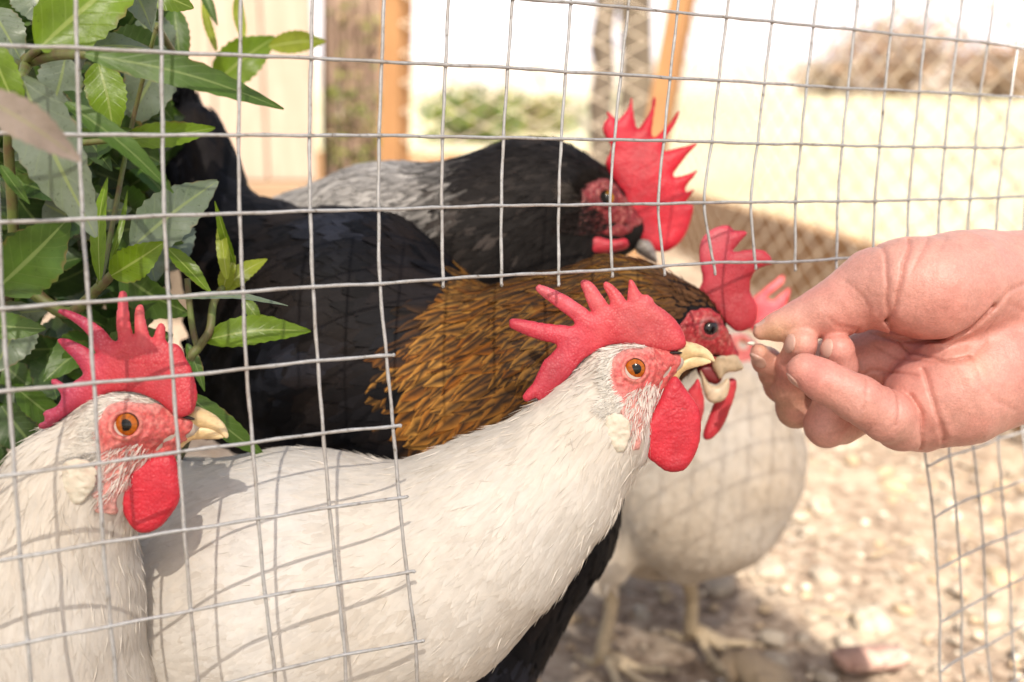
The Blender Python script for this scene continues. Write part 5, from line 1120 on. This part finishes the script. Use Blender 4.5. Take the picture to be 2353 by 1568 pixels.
LEAVES = [((90, 112), (345, -95), 88, .345, .36, 'l', .25), ((196, 126), (652, 252), 40, .322, .345, 'm', .35), ((150, 236), (398, 445), 30, .322, .335, 'm', .5), ((48, 178), (222, 545), 78, .335, .345, 'g', -.2),
          ((-60, 215), (185, 372), 50, .262, .275, 'p', .2), ((-25, 95), (60, 285), 42, .33, .335, 'l', .2), ((280, -60), (350, 72), 48, .37, .37, 'g', .2), ((330, -30), (445, 20), 40, .38, .385, 'l', .3), ((175, 118), (345, 112), 34, .36, .375, 'g', .5),
          ((225, 145), (262, 318), 48, .40, .40, 'l', 0), ((262, 160), (280, 250), 16, .41, .41, 'y', 0), ((385, 110), (280, 305), 62, .43, .43, 'g', .1), ((150, 130), (110, 270), 52, .42, .42, 'g', 0), ((284, 320), (494, 294), 34, .40, .42, 'l', .2),
          ((492, 195), (632, 86), 52, .52, .53, 'l', .1), ((618, 108), (747, 96), 28, .52, .54, 'y', .2), ((498, 118), (466, -14), 11, .5, .52, 'y', 0), ((560, 90), (546, -24), 15, .52, .53, 'y', 0), ((522, 642), (505, 492), 16, .41, .42, 'y', .3),
          ((540, 610), (494, 462), 14, .42, .41, 'l', .5), ((305, 568), (500, 416), 62, .40, .42, 'g', .1), ((256, 634), (378, 556), 44, .37, .37, 'l', -.1), ((386, 572), (486, 676), 24, .40, .40, 'l', .5), ((-12, 668), (158, 500), 82, .345, .355, 'm', -.35),
          ((-40, 745), (106, 756), 34, .36, .365, 'm', .1), ((230, 645), (248, 408), 20, .38, .40, 'l', .4), ((252, 606), (293, 438), 8, .40, .41, 'l', .2), ((395, 688), (662, 704), 16, .375, .39, 'g', .9), ((472, 782), (714, 762), 40, .41, .42, 'l', .3),
          ((512, 668), (614, 596), 24, .42, .43, 'y', .2), ((512, 668), (540, 588), 20, .42, .42, 'y', 0), ((560, 690), (600, 740), 18, .42, .42, 'l', .2), ((430, 905), (610, 1050), 30, .40, .42, 'm', .2), ((430, 790), (470, 900), 16, .41, .41, 'm', .2),
          ((-20, 20), (50, 140), 50, .36, .36, 'g', .3), ((0, 380), (68, 470), 16, .335, .34, 'm', .4), ((60, -40), (110, 60), 60, .42, .42, 'g', 0), ((400, 20), (420, 190), 32, .46, .46, 'm', 0), ((460, -30), (500, 60), 14, .48, .48, 'm', .2)]
for L_ in LEAVES: leaf(*L_[:6], roll=L_[6], bow=LR.uniform(.02, .09), fold=LR.uniform(.12, .38), side=LR.uniform(-.04, .04))
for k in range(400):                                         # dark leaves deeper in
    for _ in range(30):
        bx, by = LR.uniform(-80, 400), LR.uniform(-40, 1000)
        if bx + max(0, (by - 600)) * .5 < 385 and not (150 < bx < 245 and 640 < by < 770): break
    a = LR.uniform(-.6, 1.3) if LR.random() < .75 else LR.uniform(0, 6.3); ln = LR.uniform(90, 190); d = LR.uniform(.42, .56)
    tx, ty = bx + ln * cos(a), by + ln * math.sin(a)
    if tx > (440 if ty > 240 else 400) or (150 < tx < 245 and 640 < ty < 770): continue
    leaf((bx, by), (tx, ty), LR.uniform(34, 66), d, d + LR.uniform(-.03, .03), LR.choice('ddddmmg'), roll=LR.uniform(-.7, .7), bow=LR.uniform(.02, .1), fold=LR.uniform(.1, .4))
def stem(pts, r0, r1):
    P = smooth_poly(np.array([at(x, y, d) for x, y, d in pts]), 5, False); v, f = tube(P, np.linspace(r0, r1, len(P)), 8); mesh_obj('stem', v, f, M_STEM, shrub)
stem([(-60, 1250, .42), (-20, 900, .43), (30, 600, .42), (20, 300, .39), (60, 150, .36), (90, 112, .345)], .003, .0013); stem([(40, 640, .42), (150, 720, .42), (228, 660, .39), (258, 630, .375)], .003, .0015)
stem([(430, 1000, .42), (436, 838, .41), (455, 800, .41), (482, 760, .41), (490, 700, .415), (512, 660, .42)], .0022, .0014); stem([(455, 805, .41), (440, 740, .41), (430, 640, .41)], .0014, .0012)
stem([(-60, 1400, .45), (200, 1200, .47), (380, 1080, .45), (430, 1000, .42)], .004, .0022); stem([(30, 150, .37), (110, 128, .35), (200, 127, .33)], .003, .0012); stem([(60, 150, .36), (50, 178, .34)], .002, .0013); stem([(228, 650, .385), (250, 560, .40), (300, 300, .42), (360, 60, .40)], .0012, .0008)
stem([(360, 60, .40), (430, 160, .46), (500, 190, .52)], .0015, .0012); stem([(20, 300, .39), (120, 330, .40), (284, 320, .40)], .002, .001)

# ------------------------------------------------------------------ unseen cloth added overhead to dim the sun on the near birds
M_ADDED_CLOTH, nt, b = new_mat('added_shade_cloth'); N = NB(nt); tr_ = N.n('ShaderNodeBsdfTransparent'); df = N.n('ShaderNodeBsdfTranslucent'); df.inputs[0].default_value = (.62, .61, .595, 1); d2_ = N.n('ShaderNodeBsdfDiffuse'); d2_.inputs[0].default_value = (.5, .49, .48, 1)
m1 = N.n('ShaderNodeMixShader'); m1.inputs[0].default_value = .5; N.l(d2_.outputs[0], m1.inputs[1]); N.l(df.outputs[0], m1.inputs[2]); m2 = N.n('ShaderNodeMixShader'); m2.inputs[0].default_value = .24; N.l(m1.outputs[0], m2.inputs[1]); N.l(tr_.outputs[0], m2.inputs[2]); N.l(m2.outputs[0], nt.nodes['Material Output'].inputs[0])
ZC = 1.15
sh = empty('added_shade_cloth', (-1.6, -.9, 0), 'loosely woven pale shade cloth stretched on poles above the near end of the run', 'shade cloth')
v, q = grid_mesh(np.linspace(-1.6, 1.7, 67), np.linspace(-1.7, .09, 16), lambda X, Y: ZC - .02 * np.cos((X - .05) * 1.9) * np.cos(Y * 1.7) * 0 + .012 * np.sin(X * 5) * np.sin(Y * 4)); k_ = (v[:, 1] + 1.7) / 1.79; v[:, 1] = -1.9 + k_ * (np.clip(.557 - 2.55 * v[:, 0], -.9, .6) + 1.9); mesh_obj('cloth', v, q, M_ADDED_CLOTH, sh)
for x_, y_ in ((-1.6, -1.9), (1.7, -1.9), (-1.6, .6), (1.7, -.9)):
    v, f = tube(np.array([[x_, y_, 0], [x_, y_, .6], [x_, y_, ZC + .04]]), .015, 8); mesh_obj('pole', v, f, M_WIRE, sh)
